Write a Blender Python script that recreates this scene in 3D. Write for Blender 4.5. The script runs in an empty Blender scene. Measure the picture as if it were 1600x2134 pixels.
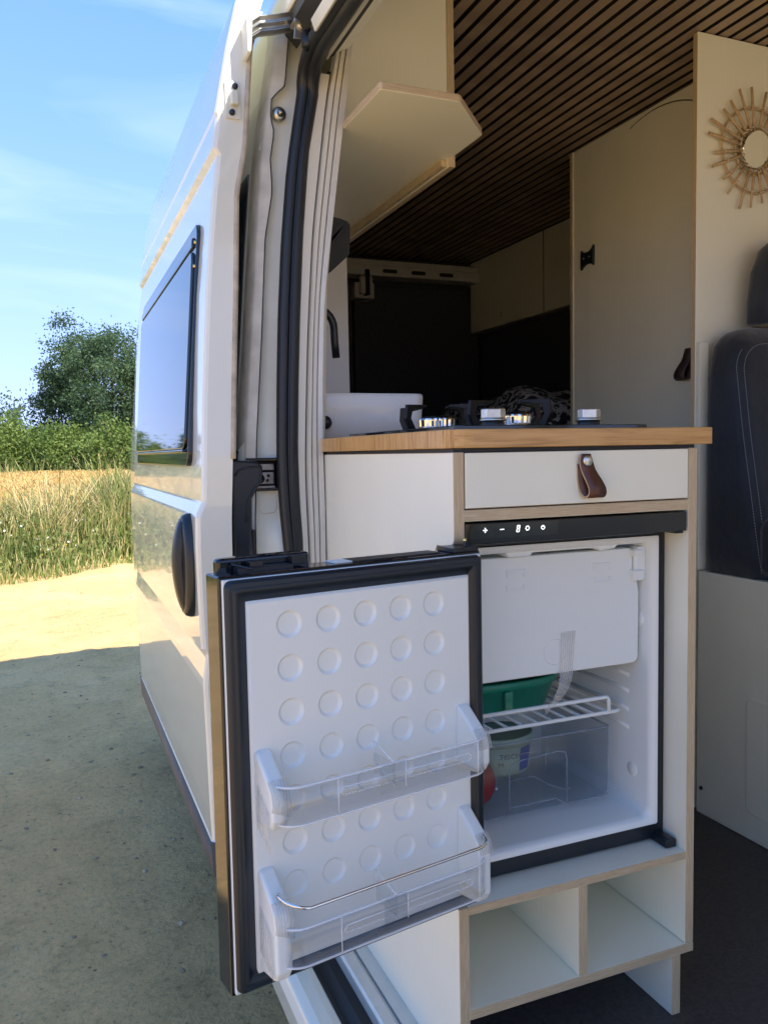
import bpy, bmesh, math, random
import numpy as np
from mathutils import Vector, Matrix
rad = math.radians
random.seed(7); rng = np.random.default_rng(7)
scene = bpy.context.scene
C = bpy.context.collection

# ---------------------------------------------------------------- camera
cam_d = bpy.data.cameras.new('camera'); cam = bpy.data.objects.new('camera', cam_d); C.objects.link(cam)
yaw, pitch, roll = rad(22.212), rad(4.164), rad(1.105)
fwd = Vector((math.sin(yaw)*math.cos(pitch), math.cos(yaw)*math.cos(pitch), -math.sin(pitch)))
right = Vector((math.cos(yaw), -math.sin(yaw), 0)); down = fwd.cross(right)
r2 = right*math.cos(roll) + down*math.sin(roll); d2 = -right*math.sin(roll) + down*math.cos(roll)
cam.matrix_world = Matrix(((r2.x, -d2.x, -fwd.x, -.4906), (r2.y, -d2.y, -fwd.y, -.9583), (r2.z, -d2.z, -fwd.z, 1.3262), (0, 0, 0, 1)))
cam_d.sensor_fit = 'HORIZONTAL'; cam_d.sensor_width = 36; cam_d.lens = 36*1702.4/1600
cam_d.clip_start = .02; cam_d.clip_end = 2000
scene.camera = cam

# ---------------------------------------------------------------- sky, sun, exposure
L = Vector((-1.14, 2.03, -2.36)).normalized()          # the way sunlight travels
elev = math.asin(-L.z); azim = math.atan2(-L.x, -L.y)
w = bpy.data.worlds.new('World'); scene.world = w; w.use_nodes = True
nt = w.node_tree; nt.nodes.clear()
sky = nt.nodes.new('ShaderNodeTexSky'); sky.sky_type = 'NISHITA'; sky.sun_disc = False
sky.sun_elevation = elev; sky.sun_rotation = azim; sky.altitude = 3000; sky.air_density = 1.0; sky.dust_density = .1; sky.ozone_density = 1.0
tc = nt.nodes.new('ShaderNodeTexCoord'); mp = nt.nodes.new('ShaderNodeMapping'); mp.inputs['Scale'].default_value = (1.1, 1.9, 6.0); mp.inputs['Rotation'].default_value = (0, .22, .35)
nz = nt.nodes.new('ShaderNodeTexNoise'); nz.inputs['Scale'].default_value = 1.6; nz.inputs['Detail'].default_value = 5; nz.inputs['Roughness'].default_value = .55; nz.inputs['Distortion'].default_value = .6
rp = nt.nodes.new('ShaderNodeValToRGB'); rp.color_ramp.elements[0].position = .50; rp.color_ramp.elements[0].color = (0, 0, 0, 1); rp.color_ramp.elements[1].position = .82; rp.color_ramp.elements[1].color = (.5, .5, .5, 1)
hs = nt.nodes.new('ShaderNodeHueSaturation'); hs.inputs['Saturation'].default_value = 1.36
mixc = nt.nodes.new('ShaderNodeMixRGB'); mixc.inputs[2].default_value = (1.5, 1.75, 2.3, 1)
bg = nt.nodes.new('ShaderNodeBackground'); bg.inputs['Strength'].default_value = .15
wo = nt.nodes.new('ShaderNodeOutputWorld')
nt.links.new(tc.outputs['Generated'], mp.inputs['Vector']); nt.links.new(mp.outputs[0], nz.inputs['Vector']); nt.links.new(nz.outputs['Fac'], rp.inputs[0])
# soft shoulder on the sky so that the band above the horizon stays blue instead of white
sc1 = nt.nodes.new('ShaderNodeVectorMath'); sc1.operation = 'SCALE'; sc1.inputs['Scale'].default_value = 1.55
sc2 = nt.nodes.new('ShaderNodeVectorMath'); sc2.operation = 'MULTIPLY_ADD'; sc2.inputs[1].default_value = (.93, .80, .535); sc2.inputs[2].default_value = (1, 1, 1)
dv_ = nt.nodes.new('ShaderNodeVectorMath'); dv_.operation = 'DIVIDE'
nt.links.new(sky.outputs[0], sc1.inputs[0]); nt.links.new(sky.outputs[0], sc2.inputs[0]); nt.links.new(sc1.outputs[0], dv_.inputs[0]); nt.links.new(sc2.outputs[0], dv_.inputs[1])
nt.links.new(dv_.outputs[0], hs.inputs['Color']); nt.links.new(hs.outputs[0], mixc.inputs[1]); nt.links.new(rp.outputs[0], mixc.inputs[0])
nt.links.new(mixc.outputs[0], bg.inputs['Color']); nt.links.new(bg.outputs[0], wo.inputs[0])
sd = bpy.data.lights.new('sun', 'SUN'); sd.energy = 2.0; sd.angle = rad(.53); sd.color = (1, .93, .79)
sun = bpy.data.objects.new('sun', sd); C.objects.link(sun); sun.rotation_euler = L.to_track_quat('-Z', 'Y').to_euler(); sun.location = (8, -14, 18)
scene.view_settings.view_transform = 'Standard'; scene.view_settings.look = 'None'; scene.view_settings.gamma = 1
scene.view_settings.exposure = 2.34
scene.render.engine = 'CYCLES'
try:
    scene.cycles.max_bounces = 14; scene.cycles.transparent_max_bounces = 24; scene.cycles.diffuse_bounces = 10; scene.cycles.glossy_bounces = 5
    scene.cycles.caustics_reflective = False; scene.cycles.caustics_refractive = False
except Exception: pass

# ---------------------------------------------------------------- materials
MATS = {}
def mat(name, col, rough=.5, metal=0, spec=.5, noise=None, bump=None, coat=0, coat_rough=.05, sheen=0, emit=0, trans=0):
    """noise=(scale, amount, detail): brightness variation; bump=(scale, strength, distance)"""
    m = bpy.data.materials.new(name); m.use_nodes = True; n = m.node_tree; b = n.nodes['Principled BSDF']
    b.inputs['Base Color'].default_value = (*col, 1); b.inputs['Roughness'].default_value = rough; b.inputs['Metallic'].default_value = metal
    b.inputs['Specular IOR Level'].default_value = spec; b.inputs['Coat Weight'].default_value = coat; b.inputs['Coat Roughness'].default_value = coat_rough
    b.inputs['Sheen Weight'].default_value = sheen; b.inputs['Transmission Weight'].default_value = trans
    if emit: b.inputs['Emission Color'].default_value = (*col, 1); b.inputs['Emission Strength'].default_value = emit
    t = n.nodes.new('ShaderNodeTexCoord')
    if noise:
        z = n.nodes.new('ShaderNodeTexNoise'); z.inputs['Scale'].default_value = noise[0]; z.inputs['Detail'].default_value = noise[2] if len(noise) > 2 else 4
        n.links.new(t.outputs['Object'], z.inputs['Vector'])
        r = n.nodes.new('ShaderNodeMapRange'); r.inputs['From Min'].default_value = .3; r.inputs['From Max'].default_value = .7; r.inputs['To Min'].default_value = 1-noise[1]; r.inputs['To Max'].default_value = 1+noise[1]*.6
        mx = n.nodes.new('ShaderNodeVectorMath'); mx.operation = 'SCALE'; mx.inputs[0].default_value = col
        n.links.new(z.outputs['Fac'], r.inputs['Value']); n.links.new(r.outputs[0], mx.inputs['Scale']); n.links.new(mx.outputs[0], b.inputs['Base Color'])
    if bump:
        z2 = n.nodes.new('ShaderNodeTexNoise'); z2.inputs['Scale'].default_value = bump[0]; z2.inputs['Detail'].default_value = 3
        n.links.new(t.outputs['Object'], z2.inputs['Vector'])
        bp = n.nodes.new('ShaderNodeBump'); bp.inputs['Strength'].default_value = bump[1]; bp.inputs['Distance'].default_value = bump[2]
        n.links.new(z2.outputs['Fac'], bp.inputs['Height']); n.links.new(bp.outputs[0], b.inputs['Normal'])
    MATS[name] = m
    return m
def ramp(n, stops):
    r = n.nodes.new('ShaderNodeValToRGB'); e = r.color_ramp.elements
    while len(e) < len(stops): e.new(.5)
    for k, (p, c) in enumerate(stops): e[k].position = p; e[k].color = (*c, 1)
    return r
def stripes(name, scale, stops, rough=.5, nscale=3, dist=.0, bump=0):
    """noise stretched by per-axis scale, through a colour ramp: grain and ply layers"""
    m = bpy.data.materials.new(name); m.use_nodes = True; n = m.node_tree; b = n.nodes['Principled BSDF']; b.inputs['Roughness'].default_value = rough
    t = n.nodes.new('ShaderNodeTexCoord'); q = n.nodes.new('ShaderNodeMapping'); q.inputs['Scale'].default_value = scale
    z = n.nodes.new('ShaderNodeTexNoise'); z.inputs['Scale'].default_value = nscale; z.inputs['Detail'].default_value = 5; z.inputs['Roughness'].default_value = .6; z.inputs['Distortion'].default_value = dist
    r = ramp(n, stops)
    n.links.new(t.outputs['Object'], q.inputs['Vector']); n.links.new(q.outputs[0], z.inputs['Vector']); n.links.new(z.outputs['Fac'], r.inputs[0]); n.links.new(r.outputs[0], b.inputs['Base Color'])
    if bump:
        bp = n.nodes.new('ShaderNodeBump'); bp.inputs['Strength'].default_value = bump; bp.inputs['Distance'].default_value = .001
        n.links.new(z.outputs['Fac'], bp.inputs['Height']); n.links.new(bp.outputs[0], b.inputs['Normal'])
    MATS[name] = m
    return m
M = MATS
mat('paint', (.765, .77, .685), .28, coat=1, coat_rough=.025, noise=(3.2, .06, 7))
mat('jamb_paint', (.69, .70, .62), .42, noise=(14, .10, 6), bump=(60, .08, .002))
mat('grimy_paint', (.60, .585, .53), .6, noise=(22, .22, 7), bump=(45, .15, .002))
mat('lip', (.55, .48, .38), .6, noise=(40, .3, 5))
mat('laminate', (.85, .84, .715), .36, noise=(5, .04, 8), bump=(160, .06, .001))
mat('laminate_gloss', (.74, .745, .73), .16, noise=(3, .02, 3))
ply_stops = [(.28, (.40, .29, .165)), (.45, (.60, .48, .31)), (.55, (.47, .35, .21)), (.7, (.68, .57, .39))]
stripes('ply_x', (170, 5, 5), ply_stops); stripes('ply_y', (5, 170, 5), ply_stops); stripes('ply_z', (5, 5, 170), ply_stops)
stripes('bamboo_side', (25, 150, 4), [(.30, (.16, .065, .018)), (.43, (.48, .25, .08)), (.57, (.66, .40, .15)), (.70, (.30, .14, .04))], .32, 2, .2)
stripes('bamboo_front', (5, 30, 90), [(.25, (.33, .165, .05)), (.5, (.56, .31, .105)), (.75, (.66, .40, .16))], .3, 2, .5)
mat('slat_wood', (.39, .285, .19), .45, noise=(12, .25, 6))
def vary(name, lo, hi):       # every copy a slightly different tone
    n = M[name].node_tree; b = n.nodes['Principled BSDF']; src = b.inputs['Base Color'].links[0].from_socket
    oi = n.nodes.new('ShaderNodeObjectInfo'); mr = n.nodes.new('ShaderNodeMapRange'); mr.inputs['To Min'].default_value = lo; mr.inputs['To Max'].default_value = hi; sc = n.nodes.new('ShaderNodeVectorMath'); sc.operation = 'SCALE'
    n.links.new(oi.outputs['Random'], mr.inputs['Value']); n.links.new(src, sc.inputs[0]); n.links.new(mr.outputs[0], sc.inputs['Scale']); n.links.new(sc.outputs[0], b.inputs['Base Color'])
vary('slat_wood', .78, 1.12)
mat('felt', (.006, .006, .007), .95)
mat('carpet', (.055, .058, .066), .95, noise=(90, .3, 3), bump=(400, .5, .002))
mat('vinyl', (.062, .056, .053), .55, noise=(160, .35, 4), bump=(600, .3, .001))
mat('rubber', (.013, .016, .02), .42, bump=(160, .1, .001))
mat('gasket', (.007, .013, .022), .36)
mat('black_gloss', (.004, .007, .012), .06, spec=.6)
mat('black_plastic', (.008, .012, .018), .32, bump=(300, .06, .0006))
mat('grey_plastic', (.10, .10, .098), .55, noise=(20, .2, 5), bump=(260, .25, .001))
mat('black_matte', (.012, .012, .013), .55)
mat('cast_iron', (.006, .006, .007), .42, spec=.3, bump=(300, .3, .001))
mat('dark_glass', (.004, .009, .010), .03, spec=.8)
mat('fridge_white', (.78, .81, .795), .30)
mat('fridge_liner', (.76, .79, .785), .26)
mat('chrome', (.80, .80, .80), .07, metal=1)
mat('brushed', (.62, .62, .60), .3, metal=1, noise=(60, .1, 3))
mat('zinc', (.55, .54, .50), .33, metal=1, noise=(35, .2, 5))
mat('dirty_metal', (.42, .38, .34), .5, metal=.6, noise=(30, .45, 7))
mat('alu', (.70, .68, .62), .35, metal=.35, noise=(30, .05, 4))
mat('cream_profile', (.66, .64, .56), .34)
mat('leather', (.095, .032, .020), .42, noise=(60, .25, 5), bump=(700, .4, .0006))
mat('leather_edge', (.50, .36, .22), .7, noise=(90, .2, 3))
mat('leather_dark', (.055, .026, .022), .5, noise=(60, .25, 5), bump=(700, .4, .0006))
mat('seat_cloth', (.014, .021, .034), .75, sheen=.3, noise=(7, .35, 6), bump=(38, .6, .004))
mat('thread', (.26, .29, .33), .7)
mat('screw_blue', (.03, .035, .06), .35, metal=.6)
mat('rattan', (.52, .37, .21), .5, noise=(70, .22, 4))
mat('rattan_tie', (.62, .50, .34), .5)
mat('mirror', (.82, .82, .80), .02, metal=1)
mat('brass', (.75, .55, .2), .2, metal=1)
mat('ceramic', (.74, .75, .74), .09)
mat('green_plastic', (.006, .20, .125), .28)
mat('butter_tub', (.24, .33, .27), .3)
mat('blue_print', (.006, .045, .25), .4)
mat('print_dark', (.05, .09, .09), .5)
mat('pale_print', (.34, .38, .46), .4)
mat('red_skin', (.30, .018, .022), .16, noise=(8, .3, 3))
mat('sticker', (.75, .7, .7), .5)
mat('display', (.92, .94, .95), .4, emit=.45)
mat('tyre', (.018, .018, .019), .8)
mat('stone', (.56, .43, .27), .9, noise=(60, .4, 4))
mat('dark_stone', (.34, .25, .155), .9, noise=(60, .4, 4))
mat('bark', (.10, .075, .052), .9, noise=(12, .4, 5), bump=(30, .6, .02))
mat('bed_sheet', (.55, .52, .47), .8)
mat('white_metal', (.55, .54, .52), .4, noise=(20, .1, 4))

def thin_clear(name, tint, power=1.0, base=.03):
    """thin clear moulding: mostly transparent, mirror-like towards grazing angles, the same from both sides"""
    m = bpy.data.materials.new(name); m.use_nodes = True; n = m.node_tree; n.nodes.clear()
    o = n.nodes.new('ShaderNodeOutputMaterial'); mx = n.nodes.new('ShaderNodeMixShader'); t = n.nodes.new('ShaderNodeBsdfTransparent'); g = n.nodes.new('ShaderNodeBsdfGlossy'); f = n.nodes.new('ShaderNodeLayerWeight')
    pw = n.nodes.new('ShaderNodeMath'); pw.operation = 'POWER'; pw.inputs[1].default_value = 4.5; ma = n.nodes.new('ShaderNodeMath'); ma.operation = 'MULTIPLY_ADD'; ma.inputs[1].default_value = .8; ma.inputs[2].default_value = base
    f.inputs['Blend'].default_value = .5; t.inputs[0].default_value = (*tint, 1); g.inputs['Roughness'].default_value = .06; g.inputs[0].default_value = (power, power, power, 1)
    n.links.new(f.outputs['Facing'], pw.inputs[0]); n.links.new(pw.outputs[0], ma.inputs[0]); n.links.new(ma.outputs[0], mx.inputs[0]); n.links.new(t.outputs[0], mx.inputs[1]); n.links.new(g.outputs[0], mx.inputs[2]); n.links.new(mx.outputs[0], o.inputs[0])
    MATS[name] = m
thin_clear('clear', (.93, .945, .96)); thin_clear('clear_smoke', (.92, .935, .95), .7, .02); thin_clear('clear_floor', (.93, .945, .97), .35, .02)
mat('bounce_tan', (.55, .46, .34), .9)
def clear_edge():     # the thick edges and ribs of clear mouldings, where the plastic looks milky
    m = bpy.data.materials.new('clear_edge'); m.use_nodes = True; n = m.node_tree; b = n.nodes['Principled BSDF']
    b.inputs['Base Color'].default_value = (.95, .97, 1, 1); b.inputs['Roughness'].default_value = .08; b.inputs['Alpha'].default_value = .6
    MATS['clear_edge'] = m
clear_edge()
mat('smoke_edge', (.30, .36, .44), .1); MATS['smoke_edge'].node_tree.nodes['Principled BSDF'].inputs['Alpha'].default_value = .45
def tape_mat():       # clear packing tape with reinforcing fibres
    m = bpy.data.materials.new('tape'); m.use_nodes = True; n = m.node_tree; n.nodes.clear()
    o = n.nodes.new('ShaderNodeOutputMaterial'); mx = n.nodes.new('ShaderNodeMixShader'); t = n.nodes.new('ShaderNodeBsdfTransparent'); p = n.nodes.new('ShaderNodeBsdfPrincipled')
    p.inputs['Base Color'].default_value = (.80, .79, .76, 1); p.inputs['Roughness'].default_value = .18
    u = n.nodes.new('ShaderNodeUVMap'); wv = n.nodes.new('ShaderNodeTexWave'); wv.inputs['Scale'].default_value = 2.1; wv.bands_direction = 'X'
    r = n.nodes.new('ShaderNodeMapRange'); r.inputs['From Min'].default_value = .55; r.inputs['From Max'].default_value = .95; r.inputs['To Min'].default_value = .14; r.inputs['To Max'].default_value = .5
    n.links.new(u.outputs[0], wv.inputs['Vector']); n.links.new(wv.outputs['Fac'], r.inputs['Value']); n.links.new(r.outputs[0], mx.inputs[0])
    n.links.new(t.outputs[0], mx.inputs[1]); n.links.new(p.outputs[0], mx.inputs[2]); n.links.new(mx.outputs[0], o.inputs[0]); MATS['tape'] = m
tape_mat()
def leafy(name, c1, c2, trans=.35, scale=1.2):
    m = bpy.data.materials.new(name); m.use_nodes = True; n = m.node_tree; b = n.nodes['Principled BSDF']; b.inputs['Roughness'].default_value = .55; b.inputs['Specular IOR Level'].default_value = .3
    g = n.nodes.new('ShaderNodeNewGeometry'); z = n.nodes.new('ShaderNodeTexNoise'); z.inputs['Scale'].default_value = scale; z.inputs['Detail'].default_value = 6
    r = ramp(n, [(.3, c1), (.7, c2)]); tr = n.nodes.new('ShaderNodeBsdfTranslucent'); mx = n.nodes.new('ShaderNodeMixShader'); mx.inputs[0].default_value = trans
    n.links.new(g.outputs['Position'], z.inputs['Vector']); n.links.new(z.outputs['Fac'], r.inputs[0]); n.links.new(r.outputs[0], b.inputs['Base Color']); n.links.new(r.outputs[0], tr.inputs[0])
    n.links.new(b.outputs[0], mx.inputs[1]); n.links.new(tr.outputs[0], mx.inputs[2]); n.links.new(mx.outputs[0], n.nodes['Material Output'].inputs[0]); MATS[name] = m
leafy('leaf_dark', (.05, .095, .048), (.10, .165, .075), .45); leafy('leaf_hedge', (.09, .15, .032), (.21, .28, .07), .4, scale=.8)
leafy('leaf_weed', (.13, .18, .05), (.32, .33, .11), scale=3); leafy('grass_dry', (.44, .36, .16), (.62, .52, .26), scale=3)
leafy('wheat', (.56, .37, .12), (.76, .54, .22), scale=1.5); leafy('flower_white', (.7, .7, .62), (.8, .8, .75)); leafy('flower_yellow', (.62, .44, .05), (.7, .55, .1))
leafy('conifer', (.025, .055, .022), (.06, .11, .04), scale=2)

def ground_mat():
    m = bpy.data.materials.new('sand'); m.use_nodes = True; n = m.node_tree; b = n.nodes['Principled BSDF']; b.inputs['Roughness'].default_value = .95; b.inputs['Specular IOR Level'].default_value = .2
    g = n.nodes.new('ShaderNodeNewGeometry')
    def nz(s, d, ro=.6):
        z = n.nodes.new('ShaderNodeTexNoise'); z.inputs['Scale'].default_value = s; z.inputs['Detail'].default_value = d; z.inputs['Roughness'].default_value = ro; n.links.new(g.outputs['Position'], z.inputs['Vector']); return z
    a = nz(.9, 6); r = ramp(n, [(.3, (.64, .415, .185)), (.5, (.73, .485, .22)), (.72, (.78, .54, .27))]); n.links.new(a.outputs['Fac'], r.inputs[0])
    f = nz(48, 6, .75); rf = ramp(n, [(.30, (.38, .38, .40)), (.44, (.90, .90, .90)), (.7, (1.16, 1.12, 1.06))]); n.links.new(f.outputs['Fac'], rf.inputs[0])
    mu = n.nodes.new('ShaderNodeMixRGB'); mu.blend_type = 'MULTIPLY'; mu.inputs[0].default_value = .75; n.links.new(r.outputs[0], mu.inputs[1]); n.links.new(rf.outputs[0], mu.inputs[2])
    v = n.nodes.new('ShaderNodeTexVoronoi'); v.inputs['Scale'].default_value = 26; v.inputs['Randomness'].default_value = 1; n.links.new(g.outputs['Position'], v.inputs['Vector'])
    rv = ramp(n, [(.0, (.30, .30, .32)), (.10, (.42, .41, .42)), (.17, (1, 1, 1))]); n.links.new(v.outputs['Distance'], rv.inputs[0])
    mk = nz(5, 3); rk = ramp(n, [(.50, (0, 0, 0)), (.62, (1, 1, 1))]); n.links.new(mk.outputs['Fac'], rk.inputs[0])
    m2 = n.nodes.new('ShaderNodeMixRGB'); m2.blend_type = 'MULTIPLY'; n.links.new(rk.outputs[0], m2.inputs[0]); n.links.new(mu.outputs[0], m2.inputs[1]); n.links.new(rv.outputs[0], m2.inputs[2])
    d1 = nz(7, 7, .7); rd1 = ramp(n, [(.30, (.70, .69, .68)), (.45, (1, 1, 1)), (.68, (1.12, 1.1, 1.08))]); n.links.new(d1.outputs['Fac'], rd1.inputs[0])
    m3 = n.nodes.new('ShaderNodeMixRGB'); m3.blend_type = 'MULTIPLY'; m3.inputs[0].default_value = .85; n.links.new(m2.outputs[0], m3.inputs[1]); n.links.new(rd1.outputs[0], m3.inputs[2])
    d2 = nz(2.2, 4, .6); rd2 = ramp(n, [(.35, (.93, .93, .92)), (.6, (1.05, 1.05, 1.05))]); n.links.new(d2.outputs['Fac'], rd2.inputs[0])
    m4 = n.nodes.new('ShaderNodeMixRGB'); m4.blend_type = 'MULTIPLY'; m4.inputs[0].default_value = .9; n.links.new(m3.outputs[0], m4.inputs[1]); n.links.new(rd2.outputs[0], m4.inputs[2])
    n.links.new(m4.outputs[0], b.inputs['Base Color'])
    bp = n.nodes.new('ShaderNodeBump'); bp.inputs['Strength'].default_value = 1.0; bp.inputs['Distance'].default_value = .02; h = nz(32, 8, .7); n.links.new(h.outputs['Fac'], bp.inputs['Height']); n.links.new(bp.outputs[0], b.inputs['Normal'])
    MATS['sand'] = m
ground_mat()
def fabric_pattern():   # duvet: pale leaf print on near-black cloth
    m = bpy.data.materials.new('duvet_print'); m.use_nodes = True; n = m.node_tree; b = n.nodes['Principled BSDF']; b.inputs['Roughness'].default_value = .85
    t = n.nodes.new('ShaderNodeTexCoord'); z = n.nodes.new('ShaderNodeTexNoise'); z.inputs['Scale'].default_value = 16; z.inputs['Detail'].default_value = 3; z.inputs['Distortion'].default_value = 2.2
    r = ramp(n, [(.48, (.016, .016, .018)), (.51, (.45, .45, .44)), (.60, (.5, .5, .48)), (.63, (.018, .018, .02))]); n.links.new(t.outputs['Object'], z.inputs['Vector']); n.links.new(z.outputs['Fac'], r.inputs[0]); n.links.new(r.outputs[0], b.inputs['Base Color']); MATS['duvet_print'] = m
fabric_pattern()

# ---------------------------------------------------------------- mesh helpers
class MB:
    def __init__(s): s.v = []; s.f = []; s.m = []; s.sm = []
    def add(s, vs, fs, m=0, smooth=False):
        o = len(s.v); s.v += [tuple(q) for q in vs]
        for f in fs: s.f.append(tuple(i+o for i in f)); s.m.append(m); s.sm.append(smooth)
        return s
    def box(s, x0, x1, y0, y1, z0, z1, m=0, mats=None):
        """mats=(x, y, z): a material index for the pair of faces across each axis"""
        vs = [(x, y, z) for z in (z0, z1) for y in (y0, y1) for x in (x0, x1)]
        fs = [(0, 2, 3, 1), (4, 5, 7, 6), (0, 1, 5, 4), (2, 6, 7, 3), (0, 4, 6, 2), (1, 3, 7, 5)]
        ax = (2, 2, 1, 1, 0, 0); o = len(s.v); s.v += vs
        for f, a in zip(fs, ax): s.f.append(tuple(i+o for i in f)); s.m.append(mats[a] if mats else m); s.sm.append(False)
        return s
    def prism(s, poly, axis, a, b, m=0, mside=None, smooth=False):
        """polygon in the two other axes (in x,y,z order), extruded along axis from a to b"""
        def put(p, q): l = list(p); l.insert(axis, q); return tuple(l)
        n = len(poly); vs = [put(p, a) for p in poly] + [put(p, b) for p in poly]
        s.add(vs, [tuple(range(n)), tuple(range(2*n-1, n-1, -1))], m); o = len(s.v) - 2*n
        for i in range(n): s.f.append((o+i, o+(i+1) % n, o+n+(i+1) % n, o+n+i)); s.m.append(m if mside is None else mside); s.sm.append(smooth)
        return s
    def tube(s, pts, r, n=8, m=0, caps=True, closed=False):
        pts = [Vector(p) for p in pts]; k = len(pts); rr = r if isinstance(r, (list, tuple)) else [r]*k
        vs = []; prev = None
        for i, p in enumerate(pts):
            a = pts[i-1] if (i or closed) else p; b = pts[(i+1) % k] if (i < k-1 or closed) else p
            t = (b-a).normalized()
            if prev is None: u = t.cross(Vector((0, 0, 1)) if abs(t.z) < .9 else Vector((0, 1, 0))).normalized()
            else: u = (prev - t*prev.dot(t)).normalized()
            prev = u; q = t.cross(u)
            vs += [p + (u*math.cos(2*math.pi*j/n) + q*math.sin(2*math.pi*j/n))*rr[i] for j in range(n)]
        fs = [(i*n+j, i*n+(j+1) % n, ((i+1) % k)*n+(j+1) % n, ((i+1) % k)*n+j) for i in range(k if closed else k-1) for j in range(n)]
        s.add(vs, fs, m, True)
        if caps and not closed: s.add(vs[:n], [tuple(range(n-1, -1, -1))], m); s.add(vs[-n:], [tuple(range(n))], m)
        return s
    def lathe(s, prof, c, axis=2, n=24, m=0, smooth=True):
        """prof: (radius, height) pairs about an axis through c"""
        vs = []
        for r, h in prof:
            for j in range(n):
                a = 2*math.pi*j/n; p = [r*math.cos(a), r*math.sin(a)]; p.insert(axis, h); vs.append((p[0]+c[0], p[1]+c[1], p[2]+c[2]))
        s.add(vs, [(i*n+j, i*n+(j+1) % n, (i+1)*n+(j+1) % n, (i+1)*n+j) for i in range(len(prof)-1) for j in range(n)], m, smooth)
        return s
    def loft(s, secs, m=0, smooth=True, cap=True, closed=True):
        n = len(secs[0]); vs = [p for q in secs for p in q]; jn = n if closed else n-1
        s.add(vs, [(i*n+j, i*n+(j+1) % n, (i+1)*n+(j+1) % n, (i+1)*n+j) for i in range(len(secs)-1) for j in range(jn)], m, smooth)
        if cap: s.add(secs[0], [tuple(range(n-1, -1, -1))], m); s.add(secs[-1], [tuple(range(n))], m)
        return s
    def xf(s, fn): s.v = [tuple(fn(*p)) for p in s.v]; return s

def empty(name, loc):
    o = bpy.data.objects.new(name, None); o.location = loc; o.empty_display_size = .05; C.objects.link(o); return o
def tag(o, label=None, cat=None, group=None, kind=None):
    if label: o['label'] = label
    if cat: o['category'] = cat
    if group: o['group'] = group
    if kind: o['kind'] = kind
    return o
def build(mb, name, mats, parent=None, bevel=0, seg=2, fix=True, origin=None):
    """mesh in world coordinates -> one object; children keep world coordinates through the parent inverse"""
    me = bpy.data.meshes.new(name)
    v = np.array(mb.v, dtype=float); off = Vector((0, 0, 0))
    if parent is None:
        lo = v.min(0); hi = v.max(0); off = Vector(origin) if origin is not None else Vector(((lo[0]+hi[0])/2, (lo[1]+hi[1])/2, lo[2])); v = v - np.array(off)
    me.from_pydata(v.tolist(), [], mb.f)
    for q in (mats if isinstance(mats, (list, tuple)) else [mats]): me.materials.append(M[q])
    me.polygons.foreach_set('material_index', mb.m); me.polygons.foreach_set('use_smooth', mb.sm)
    if fix:
        bm = bmesh.new(); bm.from_mesh(me); bmesh.ops.remove_doubles(bm, verts=bm.verts, dist=1e-6); bmesh.ops.recalc_face_normals(bm, faces=bm.faces); bm.to_mesh(me); bm.free()
    me.update()
    o = bpy.data.objects.new(name, me); C.objects.link(o)
    if parent is not None:
        o.parent = parent
        o.matrix_parent_inverse = Matrix.Translation(-parent.location) if parent.parent is None else Matrix.Identity(4)
    else: o.location = off
    if bevel:
        bv = o.modifiers.new('bevel', 'BEVEL'); bv.width = bevel; bv.segments = seg; bv.limit_method = 'ANGLE'; bv.angle_limit = rad(35); bv.harden_normals = False
    return o
def interp(tab, z):
    """tab: (x, z) pairs sorted by z"""
    zs = [q[1] for q in tab]; xs = [q[0] for q in tab]; return float(np.interp(z, zs, xs))
def smooth_tab(tab, n):
    zs = np.linspace(tab[0][1], tab[-1][1], n); k = np.interp(zs, [q[1] for q in tab], [q[0] for q in tab])
    for _ in range(3): k[1:-1] = (k[:-2]+2*k[1:-1]+k[2:])/4
    return list(zip(k.tolist(), zs.tolist()))
def rrect(x0, x1, y0, y1, r, n=5):
    """rounded rectangle outline; r one radius or four (x1y0, x1y1, x0y1, x0y0)"""
    r = [r]*4 if not isinstance(r, (list, tuple)) else r; out = []
    for (cx, cy, q, a0) in ((x1-r[0], y0+r[0], r[0], -90), (x1-r[1], y1-r[1], r[1], 0), (x0+r[2], y1-r[2], r[2], 90), (x0+r[3], y0+r[3], r[3], 180)):
        if q <= 1e-6: out.append((cx, cy)); continue
        for i in range(n+1): a = rad(a0+90*i/n); out.append((cx+q*math.cos(a), cy+q*math.sin(a)))
    return out
# ================================================================ the ground
def vnoise(x, y, s, seed):
    r = np.random.default_rng(seed); n = 128; g = r.random((n, n)); u = x/s; v = y/s; i = np.floor(u).astype(int); j = np.floor(v).astype(int); a = u-i; b = v-j; a = a*a*(3-2*a); b = b*b*(3-2*b)
    q = lambda p, t: g[p % n, t % n]
    return (q(i, j)*(1-a)+q(i+1, j)*a)*(1-b)+(q(i, j+1)*(1-a)+q(i+1, j+1)*a)*b
def relief(x, y):
    near = np.clip((14-np.hypot(x, y-4))/3, 0, 1)
    return near*(.022*(vnoise(x, y, .9, 1)-.5)+.017*(vnoise(x, y, .24, 2)-.5)+.013*np.maximum(vnoise(x, y, .10, 3)-.45, 0)+.010*(vnoise(x, y, .055, 5)-.5)) + .05*(vnoise(x, y, 6, 4)-.5)*np.clip((np.hypot(x, y-3)-4)/6, 0, 1)
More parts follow.
